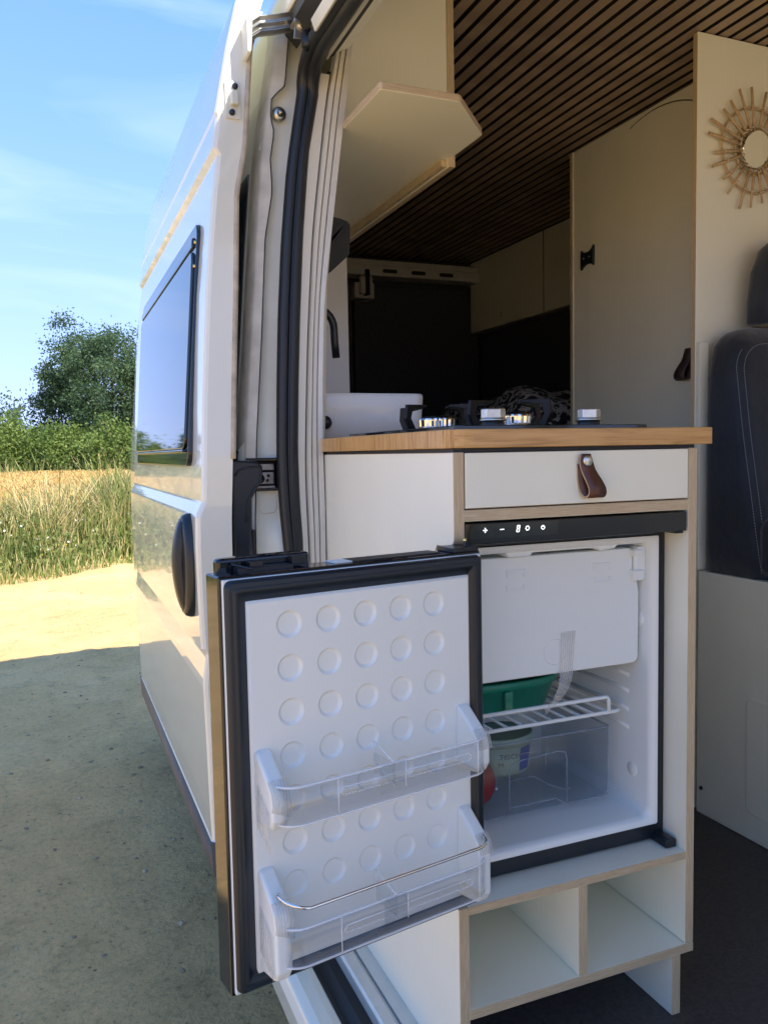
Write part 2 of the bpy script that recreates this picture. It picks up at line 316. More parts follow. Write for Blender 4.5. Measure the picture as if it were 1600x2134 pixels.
def make_ground():
    gx = np.concatenate([[-900, -300, -120, -60, -30, -16], np.arange(-9, 3.01, .045), [6, 16, 40, 120, 300, 900]]); gy = np.concatenate([[-900, -200, -60, -20, -8], np.arange(-2, 11.01, .05), [13, 16, 20, 26, 34, 45, 60, 100, 200, 400, 1200]])
    X, Y = np.meshgrid(gx, gy, indexing='ij'); Z = relief(X, Y); nx, ny = X.shape
    vs = np.stack([X, Y, Z], -1).reshape(-1, 3); i, j = np.meshgrid(np.arange(nx-1), np.arange(ny-1), indexing='ij'); a = (i*ny+j).ravel()
    fs = np.stack([a, a+ny, a+ny+1, a+1], -1)
    me = bpy.data.meshes.new('ground'); me.from_pydata(vs.tolist(), [], fs.tolist()); me.materials.append(M['sand']); me.polygons.foreach_set('use_smooth', [True]*len(fs)); me.update()
    o = bpy.data.objects.new('ground', me); C.objects.link(o); tag(o, kind='structure')
make_ground()
def quads_obj(name, vs, mats, midx, parent=None, per=4):
    me = bpy.data.meshes.new(name); n = len(vs)//per; me.vertices.add(len(vs)); me.vertices.foreach_set('co', np.asarray(vs, dtype=np.float32).ravel())
    me.loops.add(len(vs)); me.loops.foreach_set('vertex_index', np.arange(len(vs), dtype=np.int32)); me.polygons.add(n); me.polygons.foreach_set('loop_start', np.arange(0, len(vs), per, dtype=np.int32)); me.polygons.foreach_set('loop_total', np.full(n, per, dtype=np.int32))
    for q in mats: me.materials.append(M[q])
    me.polygons.foreach_set('material_index', np.asarray(midx, dtype=np.int32)); me.update(calc_edges=True); me.validate()
    o = bpy.data.objects.new(name, me); C.objects.link(o)
    if parent is not None: o.parent = parent
    return o

# ================================================================ the camper van
van = tag(empty('camper_van', (.85, 0, 0)), 'white high roof camper van with its sliding side door slid open', 'camper van')
# outer side skin, (x, z): leans inward towards the roof
SKIN = [(-.130, .36), (-.148, .46), (-.155, .8), (-.155, 1.1), (-.150, 1.32), (-.144, 1.37), (-.129, 1.55), (-.114, 1.73), (-.098, 1.9), (-.078, 2.02), (-.061, 2.12), (-.05, 2.2), (-.02, 2.26), (.06, 2.30), (.25, 2.335), (.5, 2.35), (.85, 2.357)]
MIR = [(1.7-x, z) for x, z in SKIN[::-1]]
JY = .575
def skin_sheet(tab, y0, y1, thick=.02, steps=2):
    b = MB(); n = len(tab)
    for k in range(steps+1):
        y = y0+(y1-y0)*k/steps; b.v += [(x, y, z) for x, z in tab]
    b.f += [(k*n+i, k*n+i+1, (k+1)*n+i+1, (k+1)*n+i) for k in range(steps) for i in range(n-1)]; b.m = [0]*len(b.f); b.sm = [True]*len(b.f)
    return b
def solid(o, t, off=-1):
    m = o.modifiers.new('thickness', 'SOLIDIFY'); m.thickness = t; m.offset = off; return o
# right rear quarter, left side, roof and rear end in one shell; the rear end is rounded to an arch
def shell():
    full = SKIN + MIR[1:]; b = MB(); n = len(full); ys = [-3.4, -3.0, -2.3, -1.6, -1.3, JY, 1.4, 2.2, 2.86, 2.93, 2.98]
    for k, y in enumerate(ys):
        for x, z in full:
            t = max(0, (y-2.86)/.12); q = abs(x-.85)/.95; zz = z
            if z > 1.9: zz = z-(z-1.7)*.40*t*t*q**1.6 - .015*t
            xx = .85+(x-.85)*(1-.05*t*t)
            if y < -2.3:                        # windscreen and bonnet slope down to the nose
                s = (-2.3-y)/1.1; zz = min(zz, 2.3-1.45*s**.6)
            b.v.append((xx, y, zz))
    nr = [i for i in range(n-1) if (full[i][1]+full[i+1][1])/2 > 2.19 ]
    for k in range(len(ys)-1):
        opening = ys[k] >= -1.31 and ys[k+1] <= JY+.001
        for i in range(n-1):
            side_right = i < 10
            if opening and side_right: continue
            zm = (full[i][1]+full[i+1][1])/2; xm = (full[i][0]+full[i+1][0])/2
            if k in (0, 1) and zm > 1.7: continue                     # windscreen
            if k == 2 and 1.35 < zm < 2.0: continue                   # cab side windows
            b.f.append((k*n+i, k*n+i+1, (k+1)*n+i+1, (k+1)*n+i)); b.m.append(0); b.sm.append(True)
    for k in (0, len(ys)-1): b.f.append(tuple(k*n+i for i in range(n))); b.m.append(0); b.sm.append(False)
    return b
def panes():
    b = MB(); n = 12
    b.loft([[(.0+1.7*i/n, y, z+.03*math.sin(math.pi*i/n)) for i in range(n+1)] for y, z in ((-2.32, 2.24), (-2.6, 1.85), (-3.0, 1.38), (-3.38, .90))], 0, True, False, False); build(b, 'windscreen', ['clear'], van, fix=False)
    for s in (0, 1):
        b = MB(); b.loft([[((1.7-x if s else x), y, z) for x, z in SKIN[4:10]] for y in (-2.3, -1.6)], 0, True, False, False); build(b, 'cab_window', ['clear'], van, fix=False)
panes()
o = build(shell(), 'body_shell', ['paint'], van); solid(o, .012, 1 if False else -1)
b = MB(); b.box(-.12, 1.82, -3.3, 2.9, .34, .395); build(b, 'underbody', ['black_matte'], van)
b = MB(); b.box(-.0, 1.74, -1.4, 2.86, .40, .44); build(b, 'floor', ['vinyl'], van)
b = MB(); b.box(.03, 1.67, -2.75, -1.405, .40, .441); build(b, 'cab_bounce_floor', ['bounce_tan'], van)  # unseen pale floor, added to bounce warm sunlight up to the ceiling
# dark rear side glass seen past the door edge
b = MB()
tab = [(interp(SKIN, z)-.004, z) for z in np.linspace(1.335, 1.875, 12)]; b = skin_sheet(tab, .66, 1.9); o = build(b, 'rear_side_window', ['dark_glass'], van); solid(o, .003)
tab = [(interp(SKIN, z)-.006, z) for z in (1.30, 1.335)]; o = build(skin_sheet(tab, .62, 1.8), 'door_track', ['black_plastic'], van); solid(o, .012)
# wheels
def wheel(x, y, s):
    b = MB(); p = [(.17, -.11), (.23, -.115), (.33, -.105), (.345, -.07), (.345, .07), (.33, .105), (.23, .115), (.17, .11)]
    b.lathe(p, (x, y, .345), 0, 40); t = build(b, 'wheel', ['tyre'], van)
    b = MB(); b.lathe([(0, s*.055), (.06, s*.06), (.075, s*.035), (.16, s*.05), (.2, s*.075), (.215, s*.10), (.22, s*.1), (.22, 0)], (x, y, .345), 0, 40); build(b, 'rim', ['brushed'], t)
for x, s in ((.13, -1), (1.57, 1)): wheel(x, 1.95, s); wheel(x, -2.1, s)
# front closed off behind the cab with a thermal blind, interior lining of the left wall, rear doors
b = MB(); b.box(1.742, 1.76, -1.7, 2.84, .44, 2.29); build(b, 'left_wall_lining', ['laminate'], van)
b = MB(); b.box(1.60, 1.74, 1.33, 2.80, .44, 1.924); build(b, 'left_wall_carpet', ['carpet'], van)
rd = MB(); rd.box(.03, .90, 2.80, 2.85, .44, 2.14); rd.box(.91, 1.60, 2.80, 2.85, .44, 2.14); rd.box(.03, 1.74, 2.835, 2.87, .44, 2.29); build(rd, 'rear_doors', ['carpet'], van, .006)
b = MB(); b.box(1.585, 1.60, 2.765, 2.80, .5, 1.93); build(b, 'corner_shade_strip', ['black_matte'], van, .003)  # black strip painting the corner shade where rear and left wall meet
cm = MB(); cm.box(.03, 1.60, 2.70, 2.80, 2.165, 2.215); cm.box(.03, 1.60, 2.72, 2.79, 2.215, 2.245); cmo = build(cm, 'rear_crossmember', ['white_metal'], van, .006)
for x in (1.02, 1.17, 1.32): b = MB(); b.prism(rrect(x, x+.075, 2.18, 2.198, .008), 1, 2.697, 2.702); build(b, 'slot', ['black_matte'], cmo)
b = MB(); b.box(.885, .985, 2.72, 2.80, 2.06, 2.135); b.box(.905, .93, 2.69, 2.72, 2.075, 2.16); b.box(.945, .965, 2.69, 2.72, 2.075, 2.16); br = build(b, 'door_latch_bracket', ['white_metal'], van, .006)
b = MB(); b.box(.928, .95, 2.685, 2.73, 2.07, 2.19); build(b, 'latch', ['black_plastic'], br, .004)
# right wall lining behind the kitchen
WALL = [(-.005, .44), (-.002, 1.2), (.0, 1.35), (.012, 1.65), (.035, 1.85), (.07, 2.1), (.10, 2.29)]
o = build(skin_sheet(WALL, JY-.004, 2.80), 'right_wall_lining', ['laminate'], van); solid(o, .012)
# slatted ceiling
b = MB(); b.box(.02, 1.745, -1.70, 2.84, 2.2885, 2.302); ceil = build(b, 'ceiling', ['felt'], van)
b = MB(); b.box(-.0135, .0135, -1.69, 2.80, 2.278, 2.2885, mats=(1, 1, 0)); s0 = build(b, 'slat', ['slat_wood', 'felt'], ceil)
k = 0
for i in range(43):
    x = .06+.0394*i; q = s0 if i == 0 else s0.copy()
    if i: C.objects.link(q)
    q.location = (x, 0, 0)
# ---------------------------------------------------------------- door jamb
OUT = smooth_tab([(-.150, .45), (-.152, 1.0), (-.148, 1.325), (-.143, 1.38), (-.128, 1.55), (-.113, 1.73), (-.099, 1.89), (-.092, 1.935), (-.077, 2.02), (-.060, 2.12)], 60)
SL = [(-.060, .45), (-.062, .9), (-.073, 1.137), (-.080, 1.209), (-.083, 1.262), (-.084, 1.333), (-.080, 1.46), (-.074, 1.589), (-.065, 1.71), (-.050, 1.847), (-.035, 1.936), (-.022, 2.017), (.000, 2.09)]
SR = [(-.040, .45), (-.046, .9), (-.049, 1.137), (-.0485, 1.17), (-.051, 1.229), (-.052, 1.332), (-.047, 1.46), (-.040, 1.59), (-.030, 1.748), (-.016, 1.898), (.005, 1.996), (.018, 2.06)]
CR = [(-.133, .45), (-.133, 1.20), (-.126, 1.352), (-.110, 1.551), (-.098, 1.73), (-.083, 1.81), (-.082, 1.829), (-.084, 1.875), (-.075, 1.926), (-.081, 1.951), (-.078, 1.987), (-.052, 2.012), (-.040, 2.123)]
def ribbon(fa, fb, z0, z1, ya, yb, n=70, m=0, wrap=None):
    """vertical band between two x(z) curves; wrap adds a return at the first edge back to y=wrap"""
    b = MB(); zs = np.linspace(z0, z1, n); cols = []
    for z in zs:
        row = [(fa(z), ya, z), (fb(z), yb, z)]
        if wrap is not None: row = [(fa(z)-.002, wrap, z), (fa(z)-.001, ya+.004, z), (fa(z)+.003, ya, z)] + row[1:]
        cols.append(row)
    b.loft(cols, m, True, False, False); return b
fo = lambda z: interp(OUT, z); fsl = lambda z: interp(SL, z); fsr = lambda z: interp(SR, z); fc = lambda z: interp(CR, z)
def gapped(fa, fb, ya, yb, name, matn, wrap=None):
    for z0, z1 in ((.44, 1.262), (1.316, 2.14)): 
        o = build(ribbon(fa, fb, z0, z1, ya, yb, wrap=wrap), name, [matn], van, fix=False)
gapped(fo, fc, .568, .566, 'pillar_flange', 'grimy_paint', wrap=.64)
def pillar_inner(z0, z1):
    b = MB(); cols = []
    for z in np.linspace(z0, z1, 80):
        a, e = fc(z), fsl(z)+.012; w_ = e-a; bl = 0
        if z < 1.20: bl = .016*min(1, (1.20-z)/.05)
        cols.append([(a, .566, z), (a+.0015, .579, z), (a+w_*.25, .583, z), (a+w_*.42, .583-bl*.2, z), (a+w_*.6, .581-bl, z), (a+w_*.85, .579-bl, z), (e, .573, z)])
    b.loft(cols, 0, True, False, False); return b
for z0, z1 in ((.44, 1.262), (1.316, 2.14)): build(pillar_inner(z0, z1), 'pillar', ['jamb_paint'], van, fix=False)
b = MB(); b.tube([(fc(z)+.0006, .5655, z) for z in np.linspace(1.32, 2.12, 60)], .0011, 5); b.tube([(fc(z)+.0006, .5655, z) for z in np.linspace(.8, 1.26, 30)], .0011, 5); build(b, 'seam_sealer', ['black_matte'], van)
b = MB(); b.tube([(-.124, .5655, 1.222), (-.118, .5645, 1.214), (-.096, .563, 1.216), (-.091, .563, 1.224), (-.0905, .563, 1.25)], .0009, 5); build(b, 'panel_seam', ['lip'], van)
b = MB(); b.box(-.1395, -.1352, .560, .567, .9, 1.185); build(b, 'drain_slot', ['black_matte'], van)
# latch pocket in the pillar
b = MB(); b.box(-.146, -.078, .60, .61, 1.258, 1.32); b.box(-.146, -.078, .566, .61, 1.3165, 1.3205, 0); b.box(-.146, -.078, .566, .61, 1.2575, 1.2615); b.box(-.082, -.078, .566, .61, 1.258, 1.32); build(b, 'latch_pocket', ['black_matte'], van)
b = MB(); b.box(-.122, -.090, .580, .588, 1.270, 1.293); b.box(-.122, -.090, .578, .59, 1.297, 1.309); b.box(-.128, -.09, .572, .59, 1.2625, 1.267); st = build(b, 'latch_plate', ['dirty_metal'], van, .001)
b = MB(); b.lathe([(0, -.004), (.004, -.004), (.0045, -.002), (.009, -.001), (.0095, .004)], (-.118, .578, 1.281), 1, 20); b.lathe([(0, -.001), (.003, -.001), (.003, .003)], (-.101, .579, 1.286), 1, 8); b.lathe([(0, -.001), (.003, -.001), (.003, .003)], (-.103, .579, 1.277), 1, 8); build(b, 'bolt', ['black_matte'], st)
b = MB(); b.prism([(-.178, 1.318), (-.128, 1.314), (-.118, 1.305), (-.119, 1.277), (-.130, 1.262), (-.140, 1.245), (-.142, 1.18), (-.158, .9), (-.178, .9)], 1, .552, .574); build(b, 'door_guide_bracket', ['black_plastic'], van, .004)
b = MB(); b.tube([(-.172, .551, 1.288), (-.164, .551, 1.298), (-.146, .551, 1.304), (-.1225, .551, 1.303), (-.1225, .551, 1.276), (-.136, .551, 1.262), (-.150, .551, 1.236), (-.152, .551, 1.2)], .0022, 6); build(b, 'bracket_rim', ['black_plastic'], van)
b = MB(); b.lathe([(0, -.010), (.0035, -.010), (.004, -.003), (.0055, -.002), (.0125, -.001), (.0135, .004)], (-.0615, .572, 1.963), 1, 24); stud = build(b, 'stud', ['zinc'], van)
b = MB(); b.lathe([(0, -.0018), (.0055, -.0016), (.006, .002)], (-.0605, .570, 1.962), 1, 14); build(b, 'stud_head', ['black_matte'], stud)
# rubber seal: two beads up the jamb and forward along the header
def seal_path(t):
    p = []
    for z in np.linspace(.46, 2.0, 60): p.append((fsl(z)*(1-t)+fsr(z)*t, .560, z))
    x = p[-1][0]
    for a in np.linspace(15, 90, 6): p.append((x-.003*a/90, .560-.07*(1-math.cos(rad(a))), 2.0+.05*math.sin(rad(a))+.016*(.5-t)))
    q = p[-1]
    for y in np.linspace(q[1]-.03, -1.28, 18): p.append((q[0]-.004, y, q[2]))
    return p
b = MB(); b.tube(seal_path(.22), .0125, 12); b.tube(seal_path(.74), .0140, 12); build(b, 'door_seal', ['rubber'], van)
b = MB(); b.tube([(x, y-.012, z) for x, y, z in seal_path(.5)], .0022, 6); build(b, 'seal_rib', ['gasket'], van)
# flange, dark gap and the insect-screen cassette beside the seal
FL = lambda z: fsr(z)+.0105
CL = [(-.029, .45), (-.029, 1.137), (-.030, 1.184), (-.033, 1.277), (-.030, 1.368), (-.021, 1.55), (-.006, 1.748), (.028, 1.998), (.052, 2.114)]
CRR = [(-.004, .45), (-.004, 1.124), (-.002, 1.212), (-.004, 1.328), (-.002, 1.46), (.007, 1.641), (.013, 1.667), (.051, 1.938), (.080, 2.132)]
CL = smooth_tab(CL, 60); CRR = smooth_tab(CRR, 60)
fl = lambda z: interp(CL, z); fr = lambda z: interp(CRR, z)
def bar(fa, fb, y0, y1, z0, z1, n=50):
    b = MB(); b.loft([[(fa(z), y0, z), (fb(z), y0, z), (fb(z), y1, z), (fa(z), y1, z)] for z in np.linspace(z0, z1, n)], 0, False); return b
build(bar(lambda z: fsr(z)-.002, lambda z: fl(z)-.0035, .553, .575, .45, 2.04), 'jamb_flange', ['cream_profile'], van)
build(bar(lambda z: fl(z)-.005, lambda z: fl(z)+.002, .562, .575, .45, 2.05), 'flange_gap', ['black_matte'], van)
fs = tag(empty('insect_screen', (-.02, .55, .44)), 'cream aluminium insect screen cassette upright along the door jamb', 'insect screen')
wid = lambda z, t: fl(z)*(1-t)+fr(z)*t
build(bar(lambda z: wid(z, .0), lambda z: wid(z, .22), .542, .57, .45, 2.085), 'guide_rail', ['cream_profile'], fs)
build(bar(lambda z: wid(z, .22), lambda z: wid(z, .30), .550, .57, .45, 2.09), 'groove', ['alu'], fs)
build(bar(lambda z: wid(z, .30), lambda z: wid(z, .58), .540, .57, .45, 2.10), 'middle_profile', ['cream_profile'], fs)
build(bar(lambda z: wid(z, .58), lambda z: wid(z, .64), .549, .57, .45, 2.10), 'groove', ['alu'], fs)
build(bar(lambda z: wid(z, .64), lambda z: wid(z, 1.), .536, .57, .45, 2.115), 'cassette_box', ['alu'], fs)
# header above the opening
b = MB(); b.prism([(-.030, 2.075), (-.005, 2.066), (.03, 2.07), (.06, 2.09), (.10, 2.27), (.03, 2.27), (-.02, 2.2)], 1, -1.3, .53); build(b, 'header', ['jamb_paint'], van, .004)
b = MB(); b.prism([(.002, 2.064), (.010, 2.051), (.018, 2.050), (.021, 2.054), (.016, 2.068)], 1, -1.28, .522); build(b, 'header_trim', ['cream_profile'], van, .002)
b = MB(); b.prism([(.020, 2.060), (.036, 2.066), (.036, 2.10), (.020, 2.10)], 1, -1.28, .535); build(b, 'header_gap', ['black_matte'], van)
b = MB(); b.prism([(.036, 2.068), (.064, 2.082), (.066, 2.11), (.036, 2.11)], 1, -1.28, .53); build(b, 'header_lining', ['laminate'], van, .002)
b = MB(); b.prism([(-.056, 2.09), (-.034, 2.07), (-.028, 2.08), (-.028, 2.13), (-.05, 2.15)], 1, -1.28, .54); build(b, 'roller_track', ['black_matte'], van)
b = MB(); b.prism([(-.047, 2.060), (-.040, 2.040), (-.034, 2.043), (-.039, 2.066)], 1, -1.25, .415); o = build(b, 'track_lip', ['jamb_paint'], van, .002)
# sill below the opening
b = MB(); b.prism([(-.156, .36), (-.158, .405), (-.150, .424), (-.135, .430), (-.116, .428), (-.098, .418), (-.098, .36)], 1, -1.3, .575); build(b, 'sill', ['paint'], van, .003)
b = MB(); b.prism([(-.098, .38), (-.098, .404), (-.083, .398), (-.066, .410), (-.050, .412), (-.050, .38)], 1, -1.3, .575); build(b, 'sill_rubber', ['rubber'], van)
b = MB(); b.prism([(-.050, .40), (-.050, .432), (-.046, .437), (-.028, .438), (-.026, .434), (-.022, .434), (-.022, .40)], 1, -1.3, .575); build(b, 'threshold_strip', ['alu'], van, .001)
b = MB(); b.box(-.021, .012, -1.3, .575, .40, .4405); build(b, 'threshold', ['alu'], van, .001)
# front pillar of the opening
b = MB(); b.prism([(-.15, -1.38), (-.15, -1.31), (-.06, -1.295), (.02, -1.31), (.02, -1.38)], 2, .36, 2.2); build(b, 'front_pillar', ['jamb_paint'], van, .008)

# ---------------------------------------------------------------- sliding door
DP = [(-.222, .50), (-.238, .545), (-.2405, .604), (-.2385, .607), (-.2405, .66), (-.243, .80), (-.2455, .90), (-.2445, .915), (-.2385, .955), (-.2385, .962), (-.2465, .972), (-.249, 1.06), (-.250, 1.16), (-.2485, 1.214), (-.2470, 1.219), (-.2375, 1.240), (-.2365, 1.244), (-.234, 1.305), (-.229, 1.413), (-.222, 1.53), (-.215, 1.631), (-.199, 1.79), (-.190, 1.855), (-.1885, 1.861), (-.196, 1.873), (-.1945, 1.885), (-.1875, 1.930), (-.1895, 1.936), (-.166, 2.052), (-.147, 2.13), (-.12, 2.20), (-.085, 2.235)]
DI = [(-.180, .50), (-.186, .9), (-.184, 1.2), (-.178, 1.317), (-.172, 1.456), (-.163, 1.629), (-.156, 1.799), (-.138, 1.885), (-.124, 2.054), (-.10, 2.13), (-.07, 2.235)]
DY0, DY1 = .535, 1.81
def door_section(y, shrink=0.):
    zs = [z for x, z in DP]; out = [(x+shrink, y, z) for x, z in DP]; inn = [(interp(DI, z), y, z) for z in np.linspace(2.235, .5, 40)]
    return out+inn
b = MB(); secs = []
for y, s in ((DY0, .0085), (DY0+.0025, .0035), (DY0+.008, .0), (1.0, 0), (1.4, 0), (DY1-.02, 0), (DY1-.006, .004), (DY1, .012)): secs.append(door_section(y, s))
b.loft(secs, 0, False)
door = build(b, 'sliding_door', ['paint'], van)
# smooth only along the door's length: creases stay crisp because the sections follow them
b = MB(); b.loft([[(x-.0015, y, z) for x, z in DP[:3]]+[(x+.01, y, z) for x, z in DP[:3][::-1]] for y in (DY0-.002, DY1+.002)]); build(b, 'door_cladding', ['grey_plastic'], door)
b = MB(); b.loft([[(interp(DI, z)-.004, DY0-.004, z), (interp(DI, z)+.005, DY0-.003, z), (interp(DI, z)+.005, DY0+.01, z), (interp(DI, z)-.004, DY0+.01, z)] for z in np.linspace(1.32, 2.12, 40)]); build(b, 'door_inner_lip', ['lip'], door)
fx = lambda z: interp(DP, z)
# window: black acrylic unit standing proud of the skin
def skin_patch(y0, y1, z0, z1, r, proud, depth, ny=8):
    poly = rrect(y0, y1, z0, z1, r, 6); b = MB(); n = len(poly)
    top = [(fx(z)-proud, y, z) for y, z in poly]; bot = [(fx(z)-proud+depth, y, z) for y, z in poly]
    c = (fx((z0+z1)/2)-proud-.001, (y0+y1)/2, (z0+z1)/2)
    b.add(top+bot, [(i, (i+1) % n, n+(i+1) % n, n+i) for i in range(n)], 0)
    return b, top
def window():
    y0, y1, z0, z1 = .640, 1.60, 1.306, 1.772
    def strip(yy0, yy1, za, zb, proud, r, thick, name, matn, inset=0):
        poly = rrect(yy0, yy1, za, zb, r, 6); b = MB(); lo = -.205; 
        # plane of the glass, leaning with the door
        fp = lambda z: -.2405-proud+(z-1.306)/(1.772-1.306)*.036
        a = [(fp(z), y, z) for y, z in poly]; q = [(fp(z)+thick, y, z) for y, z in poly]; n = len(poly)
        b.add(a, [tuple(range(n))]); b.add(q, [tuple(range(n-1, -1, -1))]); b.add(a+q, [(i, (i+1) % n, n+(i+1) % n, n+i) for i in range(n)])
        return build(b, name, [matn], door, .0035, 3)
    strip(y0, y1, z0, z1, .004, .03, .02, 'window_frame', 'black_gloss')
    strip(y0+.022, y1-.012, z0+.034, z1-.05, .009, .022, .008, 'window_pane', 'dark_glass')
    strip(y0+.03, y1-.02, z1-.044, z1-.024, .0085, .004, .008, 'window_rail', 'black_gloss')
    strip(y0+.02, y1-.01, z0+.028, z0+.0335, .012, .002, .01, 'window_sill', 'black_gloss')
    for z in (1.69, 1.735):
        b = MB(); b.lathe([(0, -.002), (.003, -.002), (.003, .004)], (-.2405-.004+(z-1.306)*.0773-.001, .652, z), 0, 10); build(b, 'rivet', ['brass'], door)
window()
# handle: oval bezel with a solid arching grip over a scooped hollow
b = MB(); n = 32; cy, cz = .606, 1.120
def oval(a, bb, x, dy=0): return [(x, cy+dy+a*math.cos(t), cz+bb*math.copysign(abs(math.sin(t))**.85, math.sin(t))) for t in np.linspace(0, 2*math.pi, n, False)]
b.loft([oval(.046, .099, -.240), oval(.046, .099, -.254), oval(.042, .096, -.262, .001), oval(.030, .088, -.268, .004), oval(.026, .080, -.262, .006), oval(.022, .074, -.250, .008)], 0, True, True); hd = build(b, 'door_handle', ['black_plastic'], door)
b = MB(); b.loft([[(-.254-.020*math.sin(math.pi*t)**.6+dx, cy+.004+dy, cz-.090+.182*t) for dx, dy in ((-.004, -.020), (-.009, -.010), (-.010, .004), (-.006, .018), (.014, .020), (.028, .008), (.028, -.010), (.014, -.020))] for t in np.linspace(0, 1, 19)]); build(b, 'handle_grip', ['black_plastic'], hd)
# striker on the door's front edge and the upper roller arm
b = MB(); b.prism(rrect(-.1715, -.1435, 1.926, 1.992, .004), 1, .531, .536); sk = build(b, 'striker_plate', ['jamb_paint'], door, .001)
b = MB(); b.box(-.163, -.149, .519, .532, 1.947, 1.972); build(b, 'striker_block', ['jamb_paint'], sk, .003)
for z, x in ((1.982, -.1535), (1.936, -.160)):
    b = MB(); b.lathe([(0, -.005), (.0042, -.005), (.005, -.003), (.0055, .002)], (x, .530, z), 1, 14); build(b, 'screw', ['screw_blue'], sk)
b = MB()
b.loft([[(x, .508, z0), (x, .498, z0+.003), (x, .503, z0+.010), (x, .497, z0+.016), (x, .503, z0+.022), (x, .499, z0+.030), (x, .515, z0+.034), (x, .52, z0+.002)] for x, z0 in ((-.130, 2.052), (-.112, 2.066), (-.085, 2.073), (-.055, 2.083), (-.03, 2.088))], 0, False)
arm = build(b, 'roller_arm', ['zinc'], door, .001)
b = MB(); b.prism([(-.137, 2.03), (-.130, 2.028), (-.126, 2.088), (-.132, 2.094), (-.138, 2.085)], 1, .495, .536); build(b, 'arm_bracket', ['jamb_paint'], arm, .002)
b = MB(); b.box(-.058, -.018, .47, .50, 2.082, 2.088); b.prism([(-.056, 2.06), (-.026, 2.062), (-.018, 2.105), (-.05, 2.118)], 1, .484, .488); build(b, 'roller_plate', ['zinc'], arm, .001)
b = MB(); b.lathe([(0, -.012), (.007, -.012), (.008, -.003), (.011, -.002), (.011, .003)], (-.041, .482, 2.086), 1, 8); build(b, 'bolt', ['zinc'], arm, .0008)
b = MB(); b.lathe([(0, -.014), (.011, -.014), (.013, -.010), (.013, .012), (0, .012)], (-.030, .48, 2.058), 2, 20); build(b, 'roller', ['black_plastic'], arm)
# ================================================================ kitchen unit
kit = tag(empty('kitchen_cabinet', (.2, .3, .44)), 'white plywood kitchen cabinet with bamboo worktop around an open fridge', 'cabinet')
T = .0155; W = .41; FL_Z = .44
LAM = 'laminate'
def panel_x(x0, x1, y0, y1, z0, z1, name='panel', parent=None): b = MB(); b.box(x0, x1, y0, y1, z0, z1, mats=(0, 1, 1)); return build(b, name, [LAM, 'ply_x'], parent or kit, .0008, 1)
def panel_z(x0, x1, y0, y1, z0, z1, name='panel', parent=None): b = MB(); b.box(x0, x1, y0, y1, z0, z1, mats=(1, 1, 0)); return build(b, name, [LAM, 'ply_z'], parent or kit, .0008, 1)
def panel_y(x0, x1, y0, y1, z0, z1, name='panel', parent=None): b = MB(); b.box(x0, x1, y0, y1, z0, z1, mats=(1, 0, 1)); return build(b, name, [LAM, 'ply_y'], parent or kit, .0008, 1)
# left side panel, notched for the swing of the fridge door
pts = [(0, .4405), (0, .700), (.05, .705), (.058, .72), (.058, 1.188), (.052, 1.197), (.044, 1.197)]
for a in np.linspace(90, 180, 7): pts.append((.012+.012*math.cos(rad(a)), 1.212-.012*math.sin(rad(a))))
pts += [(0, 1.3245), (1.33, 1.3245), (1.33, .4405)]
b = MB(); b.prism(pts, 0, 0, T, 0, 1); build(b, 'side_panel', [LAM, 'ply_x'], kit, .0008, 1)
b = MB(); b.box(W-T, W, 0, 1.33, .5525, 1.3245, mats=(0, 1, 1)); build(b, 'side_panel', [LAM, 'ply_x'], kit, .0008, 1)
panel_z(T, W-T, .0005, .60, 1.2323, 1.2477, 'divider_board'); panel_z(T, W-T, .0005, .60, .6885, .7007, 'fridge_board'); panel_z(T, W, -.0005, .60, .5374, .5518, 'bottom_board')
panel_x(.1965, .2115, .0005, .46, .5520, .6883, 'shelf_divider'); panel_y(T, W-T, .46, .472, .552, 1.32, 'back_panel')
panel_x(.370, .386, .001, .40, .4405, .5372, 'leg'); panel_x(.03, .046, .2, .40, .4405, .5372, 'leg')
b = MB(); b.prism([(.30, .537), (.14, .537), (.14, .515)], 0, .3665, .370); build(b, 'leg_bracket', ['black_matte'], kit)
dr = MB(); dr.box(T+.002, W-T-.002, 0, .016, 1.2495, 1.3235, mats=(1, 0, 1)); drawer = build(dr, 'drawer_front', [LAM, 'ply_y'], kit, .0008, 1)
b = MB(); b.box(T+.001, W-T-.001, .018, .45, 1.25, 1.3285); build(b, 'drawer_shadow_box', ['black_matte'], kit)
b = MB(); b.box(.002, W-.002, .004, 1.03, 1.3246, 1.3295); build(b, 'worktop_gap_shade', ['black_matte'], kit)  # black sheet standing in for the shade in the gap under the worktop
